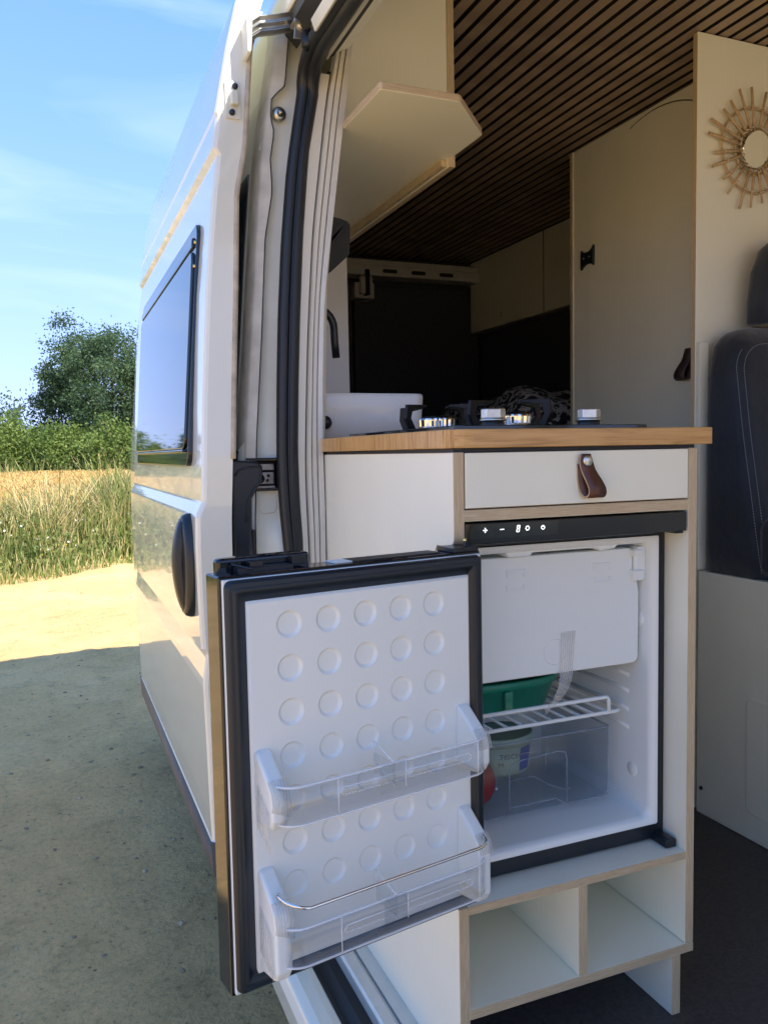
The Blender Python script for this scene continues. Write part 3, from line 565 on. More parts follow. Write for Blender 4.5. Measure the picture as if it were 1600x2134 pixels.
def leather_pull(cx, y, ztop, s, parent, matn, axis='y', sgn=-1):
    """folded strap: rises from the button and hangs in an open loop; axis is the wall normal"""
    # strap centre line in (out, down) with out = distance from the wall
    path = [(.001, .004), (.001, .030), (.003, .045), (.010, .052), (.018, .048), (.019, .038), (.013, .024), (.0075, .012), (.006, .0), (.0055, -.010)]
    hw = [.0115, .0125, .014, .0145, .0145, .014, .013, .0115, .0110, .0075]; sh = [0, .002, .007, .0095, .011, .0105, .006, .002, 0, 0]
    fine = 28; t0 = np.linspace(0, 1, len(path)); t = np.linspace(0, 1, fine)
    ox = np.interp(t, t0, [p[0] for p in path]); dz = np.interp(t, t0, [p[1] for p in path]); hh = np.interp(t, t0, hw); so = np.interp(t, t0, sh)
    for _ in range(2):
        for a in (ox, dz, hh, so): a[1:-1] = (a[:-2]+2*a[1:-1]+a[2:])/4
    b = MB(); secs = []
    for i in range(fine):
        j0, j1 = max(i-1, 0), min(i+1, fine-1); tx, tz = ox[j1]-ox[j0], dz[j1]-dz[j0]; ln = math.hypot(tx, tz) or 1; nx, nz_ = tz/ln*.0014, -tx/ln*.0014
        sec = []
        for (w_, k) in ((-1, 1), (1, 1), (1, -1), (-1, -1)):
            out = ox[i]+nx*k; zz = ztop-.0-(dz[i]+nz_*k)*s; lat = so[i]*s+w_*hh[i]*s
            sec.append((cx+lat, y-out*s, zz) if axis == 'y' else (y-out*s, cx+lat*sgn, zz))
        secs.append(sec)
    o0 = len(b.v); n = 4
    b.v += [p for q in secs for p in q]
    for i in range(fine-1):
        for j in range(4): b.f.append((i*4+j, i*4+(j+1) % 4, (i+1)*4+(j+1) % 4, (i+1)*4+j)); b.m.append(1 if j in (1, 3) else 0); b.sm.append(True)
    b.f += [(3, 2, 1, 0), tuple((fine-1)*4+k for k in range(4))]; b.m += [1, 1]; b.sm += [False, False]
    return build(b, 'leather_pull', [matn, 'leather_edge' if matn == 'leather' else matn], parent)
leather_pull(.2045, .0, 1.309, 1.0, drawer, 'leather')
b = MB(); b.lathe([(0, -.0125), (.0072, -.0125), (.0078, -.0115), (.0078, -.008), (.004, -.007), (.004, .0)], (.2045, .0, 1.3095), 1, 24); build(b, 'pull_button', ['brushed'], drawer)
# bamboo worktop with a rounded corner
poly = rrect(-.006, .436, -.006, 1.335, [.006, .003, .003, .034], 8); b = MB(); nv = len(poly)
b.prism(poly, 2, 1.3300, 1.3550, 0)
for i, f in enumerate(b.f):
    if len(f) == 4:
        c = np.mean([b.v[j] for j in f], 0); nx = abs(b.v[f[0]][0]-b.v[f[1]][0]); ny = abs(b.v[f[0]][1]-b.v[f[1]][1]); b.m[i] = 1 if ny > nx else 0
build(b, 'worktop', ['bamboo_front', 'bamboo_side'], kit, .0015, 2)

# ================================================================ fridge with its door swung open
fr_ = tag(empty('fridge', (.2, .2, .7007)), 'black framed compressor fridge standing open in the kitchen cabinet', 'fridge')
X0, X1, Z0, Z1, FY = .020, .3935, .7055, 1.198, .05
OX0, OX1, OZ0, OZ1 = .040, .3745, .734, 1.186
b = MB()                                             # case: box shell with an opening
for bx in ((X0, OX0-.004, FY, .45, Z0, Z1), (OX1+.004, X1, FY, .45, Z0, Z1), (OX0-.004, OX1+.004, FY, .45, Z0, OZ0-.004), (OX0-.004, OX1+.004, FY, .45, OZ1+.004, Z1+.028), (X0, X1, .44, .452, Z0, Z1)): b.box(*bx)
build(b, 'case', ['black_plastic'], fr_, .0015)
def liner():
    b = MB(); S = lambda y, d: [(x, y, z) for x, z in rrect(OX0-.004+d, OX1+.004-d, OZ0-.004+d, OZ1+.004-d, max(.003, .003+d*1.1), 6)]
    b.loft([S(FY-.0035, 0), S(FY-.0035, .003), S(FY-.001, .010), S(FY+.010, .012), S(.30, .020), S(.352, .024), S(.372, .04), S(.375, .06)], 0, True, False)
    e = S(.375, .06); b.add(e, [tuple(range(len(e)))], 0); return b
build(liner(), 'liner', ['fridge_liner'], fr_, fix=False)
for z in (.905, .935, .962, .875):                   # moulded shelf runners on both walls
    for s_ in (1, -1):
        b = MB(); b.tube([(.2072+s_*(q-.2072), y_, z+dz_) for q, y_, dz_ in ((.3675, .10, -.004), (.3660, .13, 0), (.3590, .33, 0))], .0042, 8); build(b, 'shelf_runner', ['fridge_liner'], fr_)
for y, z in ((.078, 1.055), (.092, .805)):
    b = MB(); b.lathe([(0, -.002), (.011, -.002), (.0125, -.0005), (.013, .002)], (.3665, y, z), 0, 24); build(b, 'wall_plug', ['fridge_white'], fr_)
b = MB(); b.prism([(OX0+.004, OZ1-.006), (.11, OZ1-.006), (.115, OZ1-.014), (.150, OZ1-.014), (.155, OZ1-.009), (.27, OZ1-.009), (.275, OZ1-.014), (.30, OZ1-.012), (.306, OZ1-.007), (OX1-.006, OZ1-.006), (OX1-.006, OZ1+.002), (OX0+.004, OZ1+.002)], 1, FY+.003, FY+.06); build(b, 'top_trim', ['fridge_white'], fr_, .0015)
b = MB(); b.box(.352, .366, .062, .082, 1.120, 1.172); b.box(.342, .360, .058, .074, 1.120, 1.136); b.box(.342, .36, .058, .074, 1.158, 1.168); b.tube([(.351, .066, 1.12), (.351, .066, 1.17)], .005, 10); build(b, 'flap_hinge', ['fridge_white'], fr_, .0015)
# freezer flap
b = MB(); fp = [(.052, .987), (.335, .987)]+[(.350+.012*math.cos(rad(a))-.003, .998+.011*math.sin(rad(a))) for a in (-70, -40, -10)]+[(.360, 1.10), (.356, 1.125), (.349, 1.127), (.349, 1.160), (.344, 1.170), (.052, 1.170)]
b.prism(fp, 1, .070, .088); flap = build(b, 'freezer_flap', ['fridge_white'], fr_, .002, 2)
def clip(x0, x1, z, up):
    b = MB(); s = 1 if up else -1; zz = lambda a, c_: tuple(sorted((z-s*a, z-s*c_)))
    b.box(x0, x1, .0686, .0705, *zz(0, .0058)); b.box(x0, x0+.0055, .0684, .0704, *zz(.0056, .0115)); b.box(x1-.0055, x1, .0684, .0704, *zz(.0056, .0115)); build(b, 'flap_relief', ['fridge_white'], flap, .0007, 2)
for x in (.120, .272): clip(x, x+.034, 1.151, True); clip(x, x+.034, 1.117, False)
b = MB(); b.lathe([(.0185, .001), (.0195, -.0012), (.0205, .001)], (.2035, .070, 1.021), 1, 32); build(b, 'flap_press_ring', ['clear_edge'], flap)
# wire shelf
def arc(c, r, a0, a1, n=5): return [(c[0]+r*math.cos(rad(a)), c[1]+r*math.sin(rad(a))) for a in np.linspace(a0, a1, n)]
ws = MB(); ws.tube([(.045, .098, .903), (.338, .098, .903), (.3445, .100, .903), (.3475, .106, .903), (.3475, .30, .903), (.045, .30, .903)], .0032, 8)
ws.tube([(.045, .098, .9285), (.316, .098, .9285), (.321, .098, .9275), (.3235, .098, .924), (.324, .098, .903)], .0034, 8); wso = build(ws, 'wire_shelf', ['fridge_white'], fr_)
for i in range(11):
    x = .058+.0262*i; b = MB(); b.tube([(x, .099, .9045), (x, .30, .9045)], .0021, 6); build(b, 'wire', ['fridge_white'], wso)
# clear salad drawer
cx0, cx1, cy0, cy1, cz0, cz1 = .060, .336, .116, .31, .757, .872
def crisper():
    b = MB(); b.box(cx0, cx1, cy0, cy0+.0015, cz0, cz1); b.box(cx1-.0015, cx1, cy0+.002, cy1, cz0, cz1); b.box(cx0, cx0+.0015, cy0+.002, cy1, cz0, cz1); b.box(cx0+.002, cx1-.002, cy0+.002, cy1, cz0, cz0+.0015); return b
cr = build(crisper(), 'salad_drawer', ['clear_smoke'], fr_, fix=False)
b = MB(); b.tube([(cx0, cy0, cz1), (cx1, cy0, cz1), (cx1+.004, cy0+.004, cz1), (cx1+.004, cy1, cz1)], .0018, 6); b.tube([(cx1, cy0, cz1), (cx1, cy0, cz0+.012), (cx1-.003, cy0, cz0+.004), (cx1-.012, cy0, cz0), (.262, cy0, cz0), (.250, cy0, cz0+.002), (.236, cy0, cz0+.012), (.150, cy0, cz0+.012), (.144, cy0, cz0), (cx0, cy0, cz0)], .0013, 6); build(b, 'drawer_edge', ['smoke_edge'], cr)
b = MB(); b.tube([(.150, cy0, cz0+.004), (.150, cy0, .826), (.156, cy0, .836), (.172, cy0, .842), (.242, cy0, .846), (.254, cy0, .842), (.256, cy0, .832), (.256, cy0, cz0+.002)], .0012, 6); b.tube([(.236, cy0+.03, .845), (.236, cy0+.03, .80)], .0009, 6); b.tube([(.152, cy0+.035, .835), (.236, cy0+.035, .838)], .0009, 6); b.tube([(.17, cy0+.035, .795), (.215, cy0+.035, .797), (.24, cy0+.03, .78), (.262, cy0+.02, .772), (.272, cy0+.01, .776)], .0014, 6); build(b, 'drawer_grip', ['smoke_edge'], cr)
# control strip with its display
b = MB(); b.box(.0165, .3905, .0, .0495, 1.2005, 1.2295); strip = build(b, 'control_strip', ['black_gloss'], fr_, .0012)
b = MB(); b.box(.375, .388, .004, .045, 1.1965, 1.2004); build(b, 'strip_end_lip', ['black_plastic'], fr_, .001)
b = MB(); b.prism(rrect(.0235, .1615, 1.2085, 1.2275, .0008), 1, -.0006, .0); build(b, 'touch_panel', ['dark_glass'], strip)
ICY = (-.0012, -.0006)
def icon(fn, name='icon'):
    b = MB(); fn(b); return build(b, name, ['display'], strip)
icon(lambda b: (b.box(.0430, .0495, *ICY, 1.2190, 1.2200), b.box(.0457, .0468, *ICY, 1.2163, 1.2189), b.box(.0457, .0468, *ICY, 1.2201, 1.2228)), 'plus_icon')
icon(lambda b: b.box(.0692, .0752, *ICY, 1.2190, 1.2200), 'minus_icon')
def seg8(b):
    sk_ = lambda x, z: (x+(z-1.2146)*.16, z); x0, x1, z0, zm, z1, t = .0945, .0990, 1.2146, 1.2193, 1.2240, .00085
    for q in ([(x0+.0003, z0), (x1-.0003, z0), (x1-t, z0+t), (x0+t, z0+t)], [(x0+.0003, z1), (x1-.0003, z1), (x1-t, z1-t), (x0+t, z1-t)], [(x0+.0006, zm-t/2), (x1-.0006, zm-t/2), (x1-.0006, zm+t/2), (x0+.0006, zm+t/2)]): b.prism([sk_(*p) for p in q], 1, *ICY)
    for xx in (x0, x1-t):
        for za, zb in ((z0+.0006, zm-.0005), (zm+.0005, z1-.0006)): b.prism([sk_(*p) for p in ((xx, za), (xx+t, za), (xx+t, zb), (xx, zb))], 1, *ICY)
icon(seg8, 'digit')
def gear(b):
    c = (.1120, 1.2192); n = 32; o_ = [(c[0]+(.0030+(.00055 if (i//2) % 2 == 0 and i % 16 != 99 and math.cos(6*2*math.pi*i/n) > 0 else 0))*math.cos(2*math.pi*i/n), c[1]+(.0030+(.00055 if math.cos(6*2*math.pi*i/n) > 0 else 0))*math.sin(2*math.pi*i/n)) for i in range(n)]; q = [(c[0]+.0022*math.cos(2*math.pi*i/n), c[1]+.0022*math.sin(2*math.pi*i/n)) for i in range(n)]
    b.add([(x, ICY[0], z) for x, z in o_+q], [(i, (i+1) % n, n+(i+1) % n, n+i) for i in range(n)])
icon(gear, 'gear_icon')
icon(lambda b: (b.tube([(.1370+.0027*math.sin(rad(a)), -.001, 1.2190+.0027*math.cos(rad(a))) for a in np.linspace(30, 330, 18)], .00035, 5), b.box(.13665, .13735, *ICY, 1.2195, 1.2222)), 'power_icon')
b = MB(); b.prism([(.372, .7012), (.392, .7012), (.392, .713), (.388, .716), (.376, .716), (.372, .713)], 1, .018, .075); build(b, 'fridge_foot', ['black_plastic'], fr_, .002)
b = MB(); b.prism([(.022, .7012), (.042, .7012), (.042, .716), (.022, .716)], 1, .03, .075); build(b, 'fridge_foot', ['black_plastic'], fr_, .002)
# ---- the door, in its own frame: s from the free edge to the hinge, n out of the lined face, z up
A0 = Vector((.026, -.030)); A1 = Vector((-.328, -.094)); DLn = (A1-A0).length; ed = (A0-A1)/DLn; en = Vector((ed.y, -ed.x)); 
def dfr(s, n, z): p = A1+ed*s+en*n; return (p.x, p.y, z)
dz0, dz1 = .7245, 1.1965; DW = .3597; TH = .043
b = MB(); b.box(0, DW, -TH, -.006, dz0, dz1); fdoor = build(b.xf(dfr), 'fridge_door', ['black_gloss'], fr_, .002)
b = MB(); b.box(.0035, DW-.0035, -.0062, -.001, dz0+.0035, dz1-.0035); build(b.xf(dfr), 'door_trim', ['fridge_white'], fdoor, .001)
def gasket():
    b = MB(); S = lambda d, n: [(s, n, z) for s, z in rrect(.004+d, DW-.004-d, dz0+.004+d, dz1-.004-d, max(.002, .008-d*.3), 4)]
    b.loft([S(0, -.002), S(.0012, .003), S(.005, .0055), S(.0075, .004), S(.009, .0055), S(.013, .0060), S(.0155, .0035), S(.0245, .001), S(.026, -.004)], 0, True, False); return b
build(gasket().xf(dfr), 'gasket', ['gasket'], fdoor, fix=False)
# inner liner with rows of pressed round dishes: the sheet has a hole for each dish
GS, GZ, NP = .0497, .05, 40; S0 = .078; ZT = 1.1375
def sq(i, half_s, half_z):
    a = 2*math.pi*i/NP; c_, s_ = math.cos(a), math.sin(a); k = 1/max(abs(c_), abs(s_)); return c_*k*half_s, s_*k*half_z
def door_liner():
    b = MB(); N0 = .004; sa, sb, za, zb = .0275+.003, DW-.0255-.003, dz0+.0205+.003, dz1-.0285-.003
    S = lambda d, n: [(s, n, z) for s, z in rrect(.0275+d, DW-.0255-d, dz0+.0205+d, dz1-.0285-d, .0005, 1)]
    b.loft([S(-.003, -.004), S(.0005, .0018), S(.003, N0)], 0, True, False)
    g0, g1, h0, h1 = S0-GS/2, S0+4.5*GS, ZT-6.5*GZ, ZT+GZ/2
    for (q0, q1, r0, r1) in ((sa, sb, h1, zb), (sa, sb, za, h0), (sa, g0, h0, h1), (g1, sb, h0, h1)): b.add([(q0, N0, r0), (q1, N0, r0), (q1, N0, r1), (q0, N0, r1)], [(0, 1, 2, 3)])
    for i in range(5):
        for j in range(7):
            cs, cz_ = S0+GS*i, ZT-GZ*j
            o_ = [(cs+sq(k, GS/2, GZ/2)[0], N0, cz_+sq(k, GS/2, GZ/2)[1]) for k in range(NP)]; q_ = [(cs+.0158*math.cos(2*math.pi*k/NP), N0, cz_+.0158*math.sin(2*math.pi*k/NP)) for k in range(NP)]
            b.add(o_+q_, [(k, (k+1) % NP, NP+(k+1) % NP, NP+k) for k in range(NP)], 0, False)
    return b
lin = build(door_liner().xf(dfr), 'door_liner', ['fridge_white'], fdoor, fix=False)
b = MB(); cir = lambda r, n: [(r*math.cos(2*math.pi*k/NP), n, r*math.sin(2*math.pi*k/NP)) for k in range(NP)]
b.loft([cir(.0158, .004), cir(.0152, .0035), cir(.0128, .0010), cir(.0121, .0006)], 0, True, False); b.add(cir(.0121, .0006), [tuple(range(NP))])
ring0 = build(b.xf(lambda s, n, z: dfr(S0+s, n, ZT+z)), 'pressed_dish', ['fridge_white'], fdoor, fix=False)
for i in range(5):
    for j in range(7):
        if i == 0 and j == 0: continue
        q = ring0.copy(); C.objects.link(q); d = ed*(GS*i); q.location = (d.x, d.y, -GZ*j)
# tray brackets moulded at the sides
def bracket(s0, s1, zt, zb):
    b = MB(); prof = [(.003, zt+.002), (.010, zt-.001), (.038, zt-.023), (.046, zt-.033), (.049, zt-.046), (.049, zb+.012), (.042, zb), (.003, zb-.006)]
    b.prism(prof, 0, s0, s1); return build(b.xf(dfr), 'tray_bracket', ['fridge_white'], fdoor, .004, 3)
for zt, zb in ((1.001, .925), (.866, .756)):
    bracket(.031, .0505, zt, zb); bracket(.3095, .3285, zt, zb)
def tray(zt, zb, name):
    """clear tray: U-shaped rim with rounded front corners, ribbed front, shallow floor"""
    R = .028; sA, sB, nF = .036, .324, .060
    def path(d=0):
        p = [(sA+d, .010), (sA+d, nF-R)]
        p += [(sA+R-(R-d)*math.cos(rad(a)), nF-R+(R-d)*math.sin(rad(a))) for a in np.linspace(10, 90, 8)]
        p += [(sB-R+(R-d)*math.sin(rad(a)), nF-R+(R-d)*math.cos(rad(a))) for a in np.linspace(0, 80, 8)]
        return p+[(sB-d, nF-R), (sB-d, .010)]
    b = MB(); P, Q = path(), path(.002)
    b.loft([[(s, n, zb+.004), (s, n, zt), (s2, n2, zt), (s2, n2, zb+.004)] for (s, n), (s2, n2) in zip(P, Q)], 0, True)
    tr = build(b.xf(dfr), name, ['clear'], fdoor, fix=False)
    b = MB(); fl_ = path(.004); b.add([(s, n, zb+.002) for s, n in fl_], [tuple(range(len(fl_)))]); b.add([(s, n, zb+.0035) for s, n in fl_], [tuple(range(len(fl_)))]); build(b.xf(dfr), 'tray_floor', ['clear_floor'], fdoor, fix=False)
    b = MB(); b.tube([(s, n, zt) for s, n in path(.001)], .0015, 6); b.tube([(s, n, zb+.003) for s, n in path(.001)], .0013, 6)
    for s in (.105, .300): b.tube([(s, nF, zb+.003), (s, nF, zt)], .0008, 5)
    build(b.xf(dfr), 'tray_rim', ['clear_edge'], fdoor)
    b = MB(); zc = (zt+zb)/2+.006; b.tube([(.112, nF+.001, zc-.004), (.108, nF+.001, zc), (.112, nF+.001, zc+.005), (.285, nF+.001, zc+.005), (.289, nF+.001, zc), (.285, nF+.001, zc-.004)], .0006, 5)
    for i in range(44): b.lathe([(0, -.0016), (.0008, -.001), (.0011, 0)], (.115+.0039*i, nF+.0005, zc-.004), 1, 5)
    build(b.xf(dfr), 'tray_beading', ['clear_edge'], fdoor)
    # sliding bottle divider
    b = MB(); b.box(.176, .1772, .018, nF+.003, zt-.024, zt+.001); b.box(.160, .192, nF+.0015, nF+.003, zt-.030, zt+.0015); dv = build(b.xf(dfr), 'bottle_divider', ['clear'], fdoor, fix=False)
    b = MB(); b.tube([(.1766, .018, zt+.014), (.1766, nF+.002, zt+.002)], .0009, 5); b.tube([(.1766, .018, zt+.014), (.1766, .018, zt-.008)], .0008, 5); b.tube([(.192, nF+.0025, zt+.001), (.192, nF+.0025, zt-.029)], .0008, 5); b.tube([(.1766, .018, zt-.008), (.1766, nF+.002, zt-.026)], .0007, 5); build(b.xf(dfr), 'divider_edge', ['clear_edge'], fdoor)
tray(.973, .928, 'door_tray'); tray(.816, .770, 'door_tray')
# chrome bottle rail over the lower tray
p = [(.040, .034, .805), (.040, .034, .846), (.0405, .036, .850)]+[(.066-.026*math.cos(rad(a)), .037+.026*math.sin(rad(a)), .850-.010*a/90) for a in np.linspace(10, 90, 8)]
p += [(.12+.165*t, .063, .840) for t in np.linspace(0, 1, 5)]+[(.296+.026*math.sin(rad(a)), .037+.026*math.cos(rad(a)), .840) for a in np.linspace(0, 90, 8)]+[(.322, .030, .840), (.316, .020, .842)]
b = MB(); b.tube(p, .0021, 10); build(b.xf(dfr), 'bottle_rail', ['chrome'], fdoor)
# top edge of the door: handle bow and latch recess
b = MB(); b.prism([(.012, -TH+.004), (.012, -TH-.010), (.04, -TH-.018), (.12, -TH-.020), (.128, -TH-.012), (.128, -TH+.004)], 2, dz1-.06, dz1+.0145); o = build(b.xf(lambda s, n, z: dfr(s, n, z)), 'door_handle_bow', ['black_gloss'], fdoor, .004, 3)
b = MB(); b.box(.030, .098, -TH+.006, -TH+.022, dz1-.001, dz1+.0045); b.box(.046, .062, -TH+.002, -TH+.018, dz1+.004, dz1+.010); b.box(.10, .118, -TH+.003, -TH+.014, dz1+.002, dz1+.012); b.tube([(.030, -TH+.002, dz1+.010), (.028, -TH+.010, dz1+.008), (.046, -TH+.026, dz1+.003)], .0016, 6); build(b.xf(dfr), 'latch_mechanism', ['black_plastic'], fdoor, .001)
b = MB(); b.box(.172, .300, -TH+.004, -.012, dz1, dz1+.002); build(b.xf(dfr), 'top_recess', ['black_matte'], fdoor)
b = MB(); b.box(.148, .172, -TH+.004, -.014, dz1+.0003, dz1+.0018); build(b.xf(dfr), 'top_sticker', ['fridge_white'], fdoor)
b = MB(); b.box(.316, .356, -TH+.002, -.004, dz1, dz1+.006); b.lathe([(0, .014), (.0022, .014), (.0026, .011), (.0026, 0)], (.346, -.02, dz1), 2, 12); hg = build(b.xf(dfr), 'door_hinge', ['black_plastic'], fr_, .001)
b = MB(); b.lathe([(0, .016), (.002, .016), (.0024, .014), (.0024, .008)], (.346, -.02, dz1), 2, 12); build(b.xf(dfr), 'hinge_pin', ['brass'], hg)
# packing tape left on the fittings
def tape(rows, label, parent=None, uvw=1.0):
    """rows: list of (left point, right point)"""
    b = MB(); n = len(rows); b.v = [p for r in rows for p in r]; b.f = [(2*i, 2*i+1, 2*i+3, 2*i+2) for i in range(n-1)]; b.m = [0]*(n-1); b.sm = [True]*(n-1)
    v = np.array(b.v); o0 = v.mean(0); me = bpy.data.meshes.new('packing_tape'); me.from_pydata((v-o0).tolist(), [], b.f); me.materials.append(M['tape']); uv = me.uv_layers.new(name='UVMap')
    for pl in me.polygons:
        pl.use_smooth = True
        for li in pl.loop_indices: vi = me.loops[li].vertex_index; uv.data[li].uv = (vi % 2, vi//2/n)
    o = bpy.data.objects.new('packing_tape', me); o.location = o0; C.objects.link(o); tag(o, label, 'tape', 'strips of packing tape left inside the fridge')
    s = o.modifiers.new('thickness', 'SOLIDIFY'); s.thickness = .0002
tape([((.212, .0668, 1.050), (.238, .0668, 1.051)), ((.211, .0664, 1.02), (.235, .0664, 1.02)), ((.208, .0655, .995), (.232, .0655, .994)), ((.208, .0640, .985), (.231, .0640, .983)), ((.200, .058, .968), (.224, .062, .966)), ((.186, .052, .951), (.208, .060, .950)), ((.172, .050, .943), (.180, .062, .928))], 'curling strip of fibre tape hanging from the freezer flap')
def bracket_tape(s0, s1, zt, label, side):
    pr = [(.0065, zt+.0005), (.0205, zt-.0080), (.0385, zt-.0220), (.0470, zt-.032), (.0505, zt-.045)]
    rows = [(dfr(s0, n+.0006, z), dfr(s1, n+.0006, z)) for n, z in pr[2:]]
    fx_ = s0-.0006 if side < 0 else s1+.0006
    if side < 0: rows = [(dfr(s0-.0008, .0498, zt-.052), dfr(s1, .0502, zt-.062))]+rows[::-1]
    tape(rows, label)
def side_tape(s, n0, n1, z0, z1, label):
    tape([(dfr(s, n0, z1), dfr(s-.0012, n1, z1-.022)), (dfr(s-.0006, n0-.001, (z0+z1)/2), dfr(s-.0018, n1+.002, (z0+z1)/2-.02)), (dfr(s+.001, n0-.004, z0), dfr(s-.001, n1+.004, z0-.016))], label)
bracket_tape(.030, .052, 1.001, 'fibre tape over the bracket at the free end of the upper tray', -1)
bracket_tape(.3085, .3295, 1.001, 'fibre tape over the bracket at the hinge end of the upper tray', 1)
bracket_tape(.030, .052, .866, 'fibre tape over the bracket at the free end of the lower tray', -1)
bracket_tape(.3085, .3295, .866, 'fibre tape over the bracket at the hinge end of the lower tray', 1)
side_tape(.0298, .012, .042, .918, .968, 'fibre tape stuck down the outer side of the upper tray bracket')
side_tape(.0298, .010, .040, .775, .830, 'fibre tape stuck down the outer side of the lower tray bracket')
# food
b = MB(); S = lambda z, e: [(.165+e[0]*math.copysign(abs(math.cos(a))**.7, math.cos(a)), .215+e[1]*math.copysign(abs(math.sin(a))**.7, math.sin(a)), z) for a in np.linspace(0, 2*math.pi, 40, False)]
b.loft([S(.907, (.092, .068)), S(.910, (.096, .072)), S(.951, (.110, .083)), S(.951, (.1145, .0875)), S(.9625, (.1150, .088)), S(.964, (.113, .086)), S(.962, (.107, .081)), S(.958, (.104, .078)), S(.914, (.094, .07))], 0, True, True)
gt = build(b, 'plastic_tub', ['green_plastic']); tag(gt, 'green plastic tub standing on the wire fridge shelf', 'tub')
b = MB(); b.box(.150, .165, .126, .135, .918, .950); cl = build(b, 'tub_clip', ['green_plastic'], gt, .003)
mt = tag(empty('margarine_tub', (.19, .19, .80)), 'pale green lidded margarine tub with blue print in the salad drawer', 'tub')
def tubsec(z, r): return [(.185+r*1.0*math.cos(a), .205+r*.78*math.sin(a), z) for a in np.linspace(0, 2*math.pi, 40, False)]
b = MB(); b.loft([tubsec(.796, .048), tubsec(.800, .051), tubsec(.846, .056)], 0, True); build(b, 'tub_body', ['butter_tub'], mt)
b = MB(); b.loft([tubsec(.845, .0575), tubsec(.8575, .0580), tubsec(.860, .056), tubsec(.8565, .053), tubsec(.8565, .001)], 0, True); build(b, 'tub_lid', ['butter_tub'], mt)
def tub_patch(a0, a1, z0, z1, name, matn, lift=.0006):
    b = MB(); n = 8; rows = [[(.185+(.051+(z-.80)*.109+lift)*math.cos(a), .205+.78*(.051+(z-.80)*.109+lift)*math.sin(a), z) for a in np.linspace(rad(a0), rad(a1), n)] for z in (z0, z1)]
    b.loft(rows, 0, True, False, False); build(b, name, [matn], mt)
tub_patch(-75, -48, .803, .842, 'blue_label', 'blue_print'); tub_patch(-46, -10, .803, .842, 'pale_label', 'pale_print')
def tub_text(txt, size, a0, z):
    cu = bpy.data.curves.new('lettering', 'FONT'); cu.body = txt; cu.size = size; cu.extrude = .0002; to = bpy.data.objects.new('lettering', cu); C.objects.link(to)
    bpy.context.view_layer.update(); me = bpy.data.meshes.new_from_object(to.evaluated_get(bpy.context.evaluated_depsgraph_get())); C.objects.unlink(to); bpy.data.objects.remove(to)
    for v in me.vertices:
        a = rad(a0)+v.co.x/.047; zz = z+v.co.y; r = .051+(zz-.80)*.109+.0008+v.co.z; v.co = (.185+r*math.cos(a), .205+.78*r*math.sin(a), zz)
    me.materials.clear(); me.materials.append(M['print_dark']); o = bpy.data.objects.new('lettering', me); C.objects.link(o); o.parent = mt; o.matrix_parent_inverse = Matrix.Translation(-mt.location)
tub_text('TISCH', .0125, -116, .826); tub_text('M', .011, -118, .813)
b = MB(); b.loft([[(.108+.040*math.sin(t)*math.cos(a), .165+.038*math.sin(t)*math.sin(a), .800-.041*math.cos(t)-(.006*math.exp(-((t-math.pi)**2)/.05) if True else 0)) for a in np.linspace(0, 2*math.pi, 28, False)] for t in np.linspace(.04, math.pi-.04, 18)], 0, True); tm = build(b, 'tomato', ['red_skin']); tag(tm, 'red round fruit lying at the hinge side of the salad drawer', 'fruit')
b = MB(); b.prism([(.132, .797), (.137, .800), (.137, .794)], 1, .1305, .131); build(b, 'fruit_sticker', ['sticker'], tm)

# ================================================================ hob, basin, tap and the things above the worktop
hob = tag(empty('gas_hob', (.19, .25, 1.355)), 'black glass two burner gas hob set into the bamboo worktop', 'hob')
b = MB(); b.prism(rrect(.022, .348, .030, .470, .014, 6), 2, 1.3548, 1.3612); build(b, 'glass_plate', ['black_gloss'], hob, .001)
def burner(x, y, r):
    b = MB(); b.lathe([(r*1.15, 1.3612), (r*1.15, 1.364), (r*.8, 1.3655), (r*.8, 1.369)], (x, y, 0), 2, 36); bu = build(b, 'burner', ['brushed'], hob)
    b = MB(); n = 60; prof = []
    for i in range(n): 
        q = 1 if i % 3 else .93; prof.append(q)
    secs = [[(x+r*q*e*math.cos(2*math.pi*i/n), y+r*q*e*math.sin(2*math.pi*i/n), z) for i, q in enumerate(prof)] for e, z in ((.86, 1.367), (.98, 1.369), (1.0, 1.380), (.97, 1.3825))]
    b.loft(secs, 0, False, True); build(b, 'burner_crown', ['chrome'], bu)
    b = MB(); b.lathe([(0, 1.387), (r*.7, 1.3868), (r*.86, 1.385), (r*.88, 1.382)], (x, y, 0), 2, 32); build(b, 'burner_cap', ['cast_iron'], bu)
    b = MB(); b.lathe([(0, 1.378), (.0028, 1.378), (.0028, 1.361)], (x-r*.5, y-r*1.05, 0), 2, 10); build(b, 'ignition_pin', ['ceramic'], bu)
def support(x, y, R, rot):
    for k in range(4):
        b = MB(); a = rad(rot+90*k); d = Vector((math.cos(a), math.sin(a))); t = Vector((-d.y, d.x))
        prof = [(R*.88, 1.3612), (R*1.0, 1.382), (R*.97, 1.4045), (R*.36, 1.4055), (R*.34, 1.4015), (R*.80, 1.396), (R*.86, 1.382), (R*.68, 1.3612)]
        lo = [(x+d.x*q+t.x*.003, y+d.y*q+t.y*.003, z) for q, z in prof]; hi = [(x+d.x*q-t.x*.003, y+d.y*q-t.y*.003, z) for q, z in prof]; n = len(prof)
        b.add(lo+hi, [tuple(range(n)), tuple(range(2*n-1, n-1, -1))]+[(i, (i+1) % n, n+(i+1) % n, n+i) for i in range(n)])
        build(b, 'pan_support', ['cast_iron'], hob, .0012, 2)
burner(.130, .315, .031); support(.130, .315, .082, 26); burner(.196, .195, .040); support(.196, .195, .090, 20)
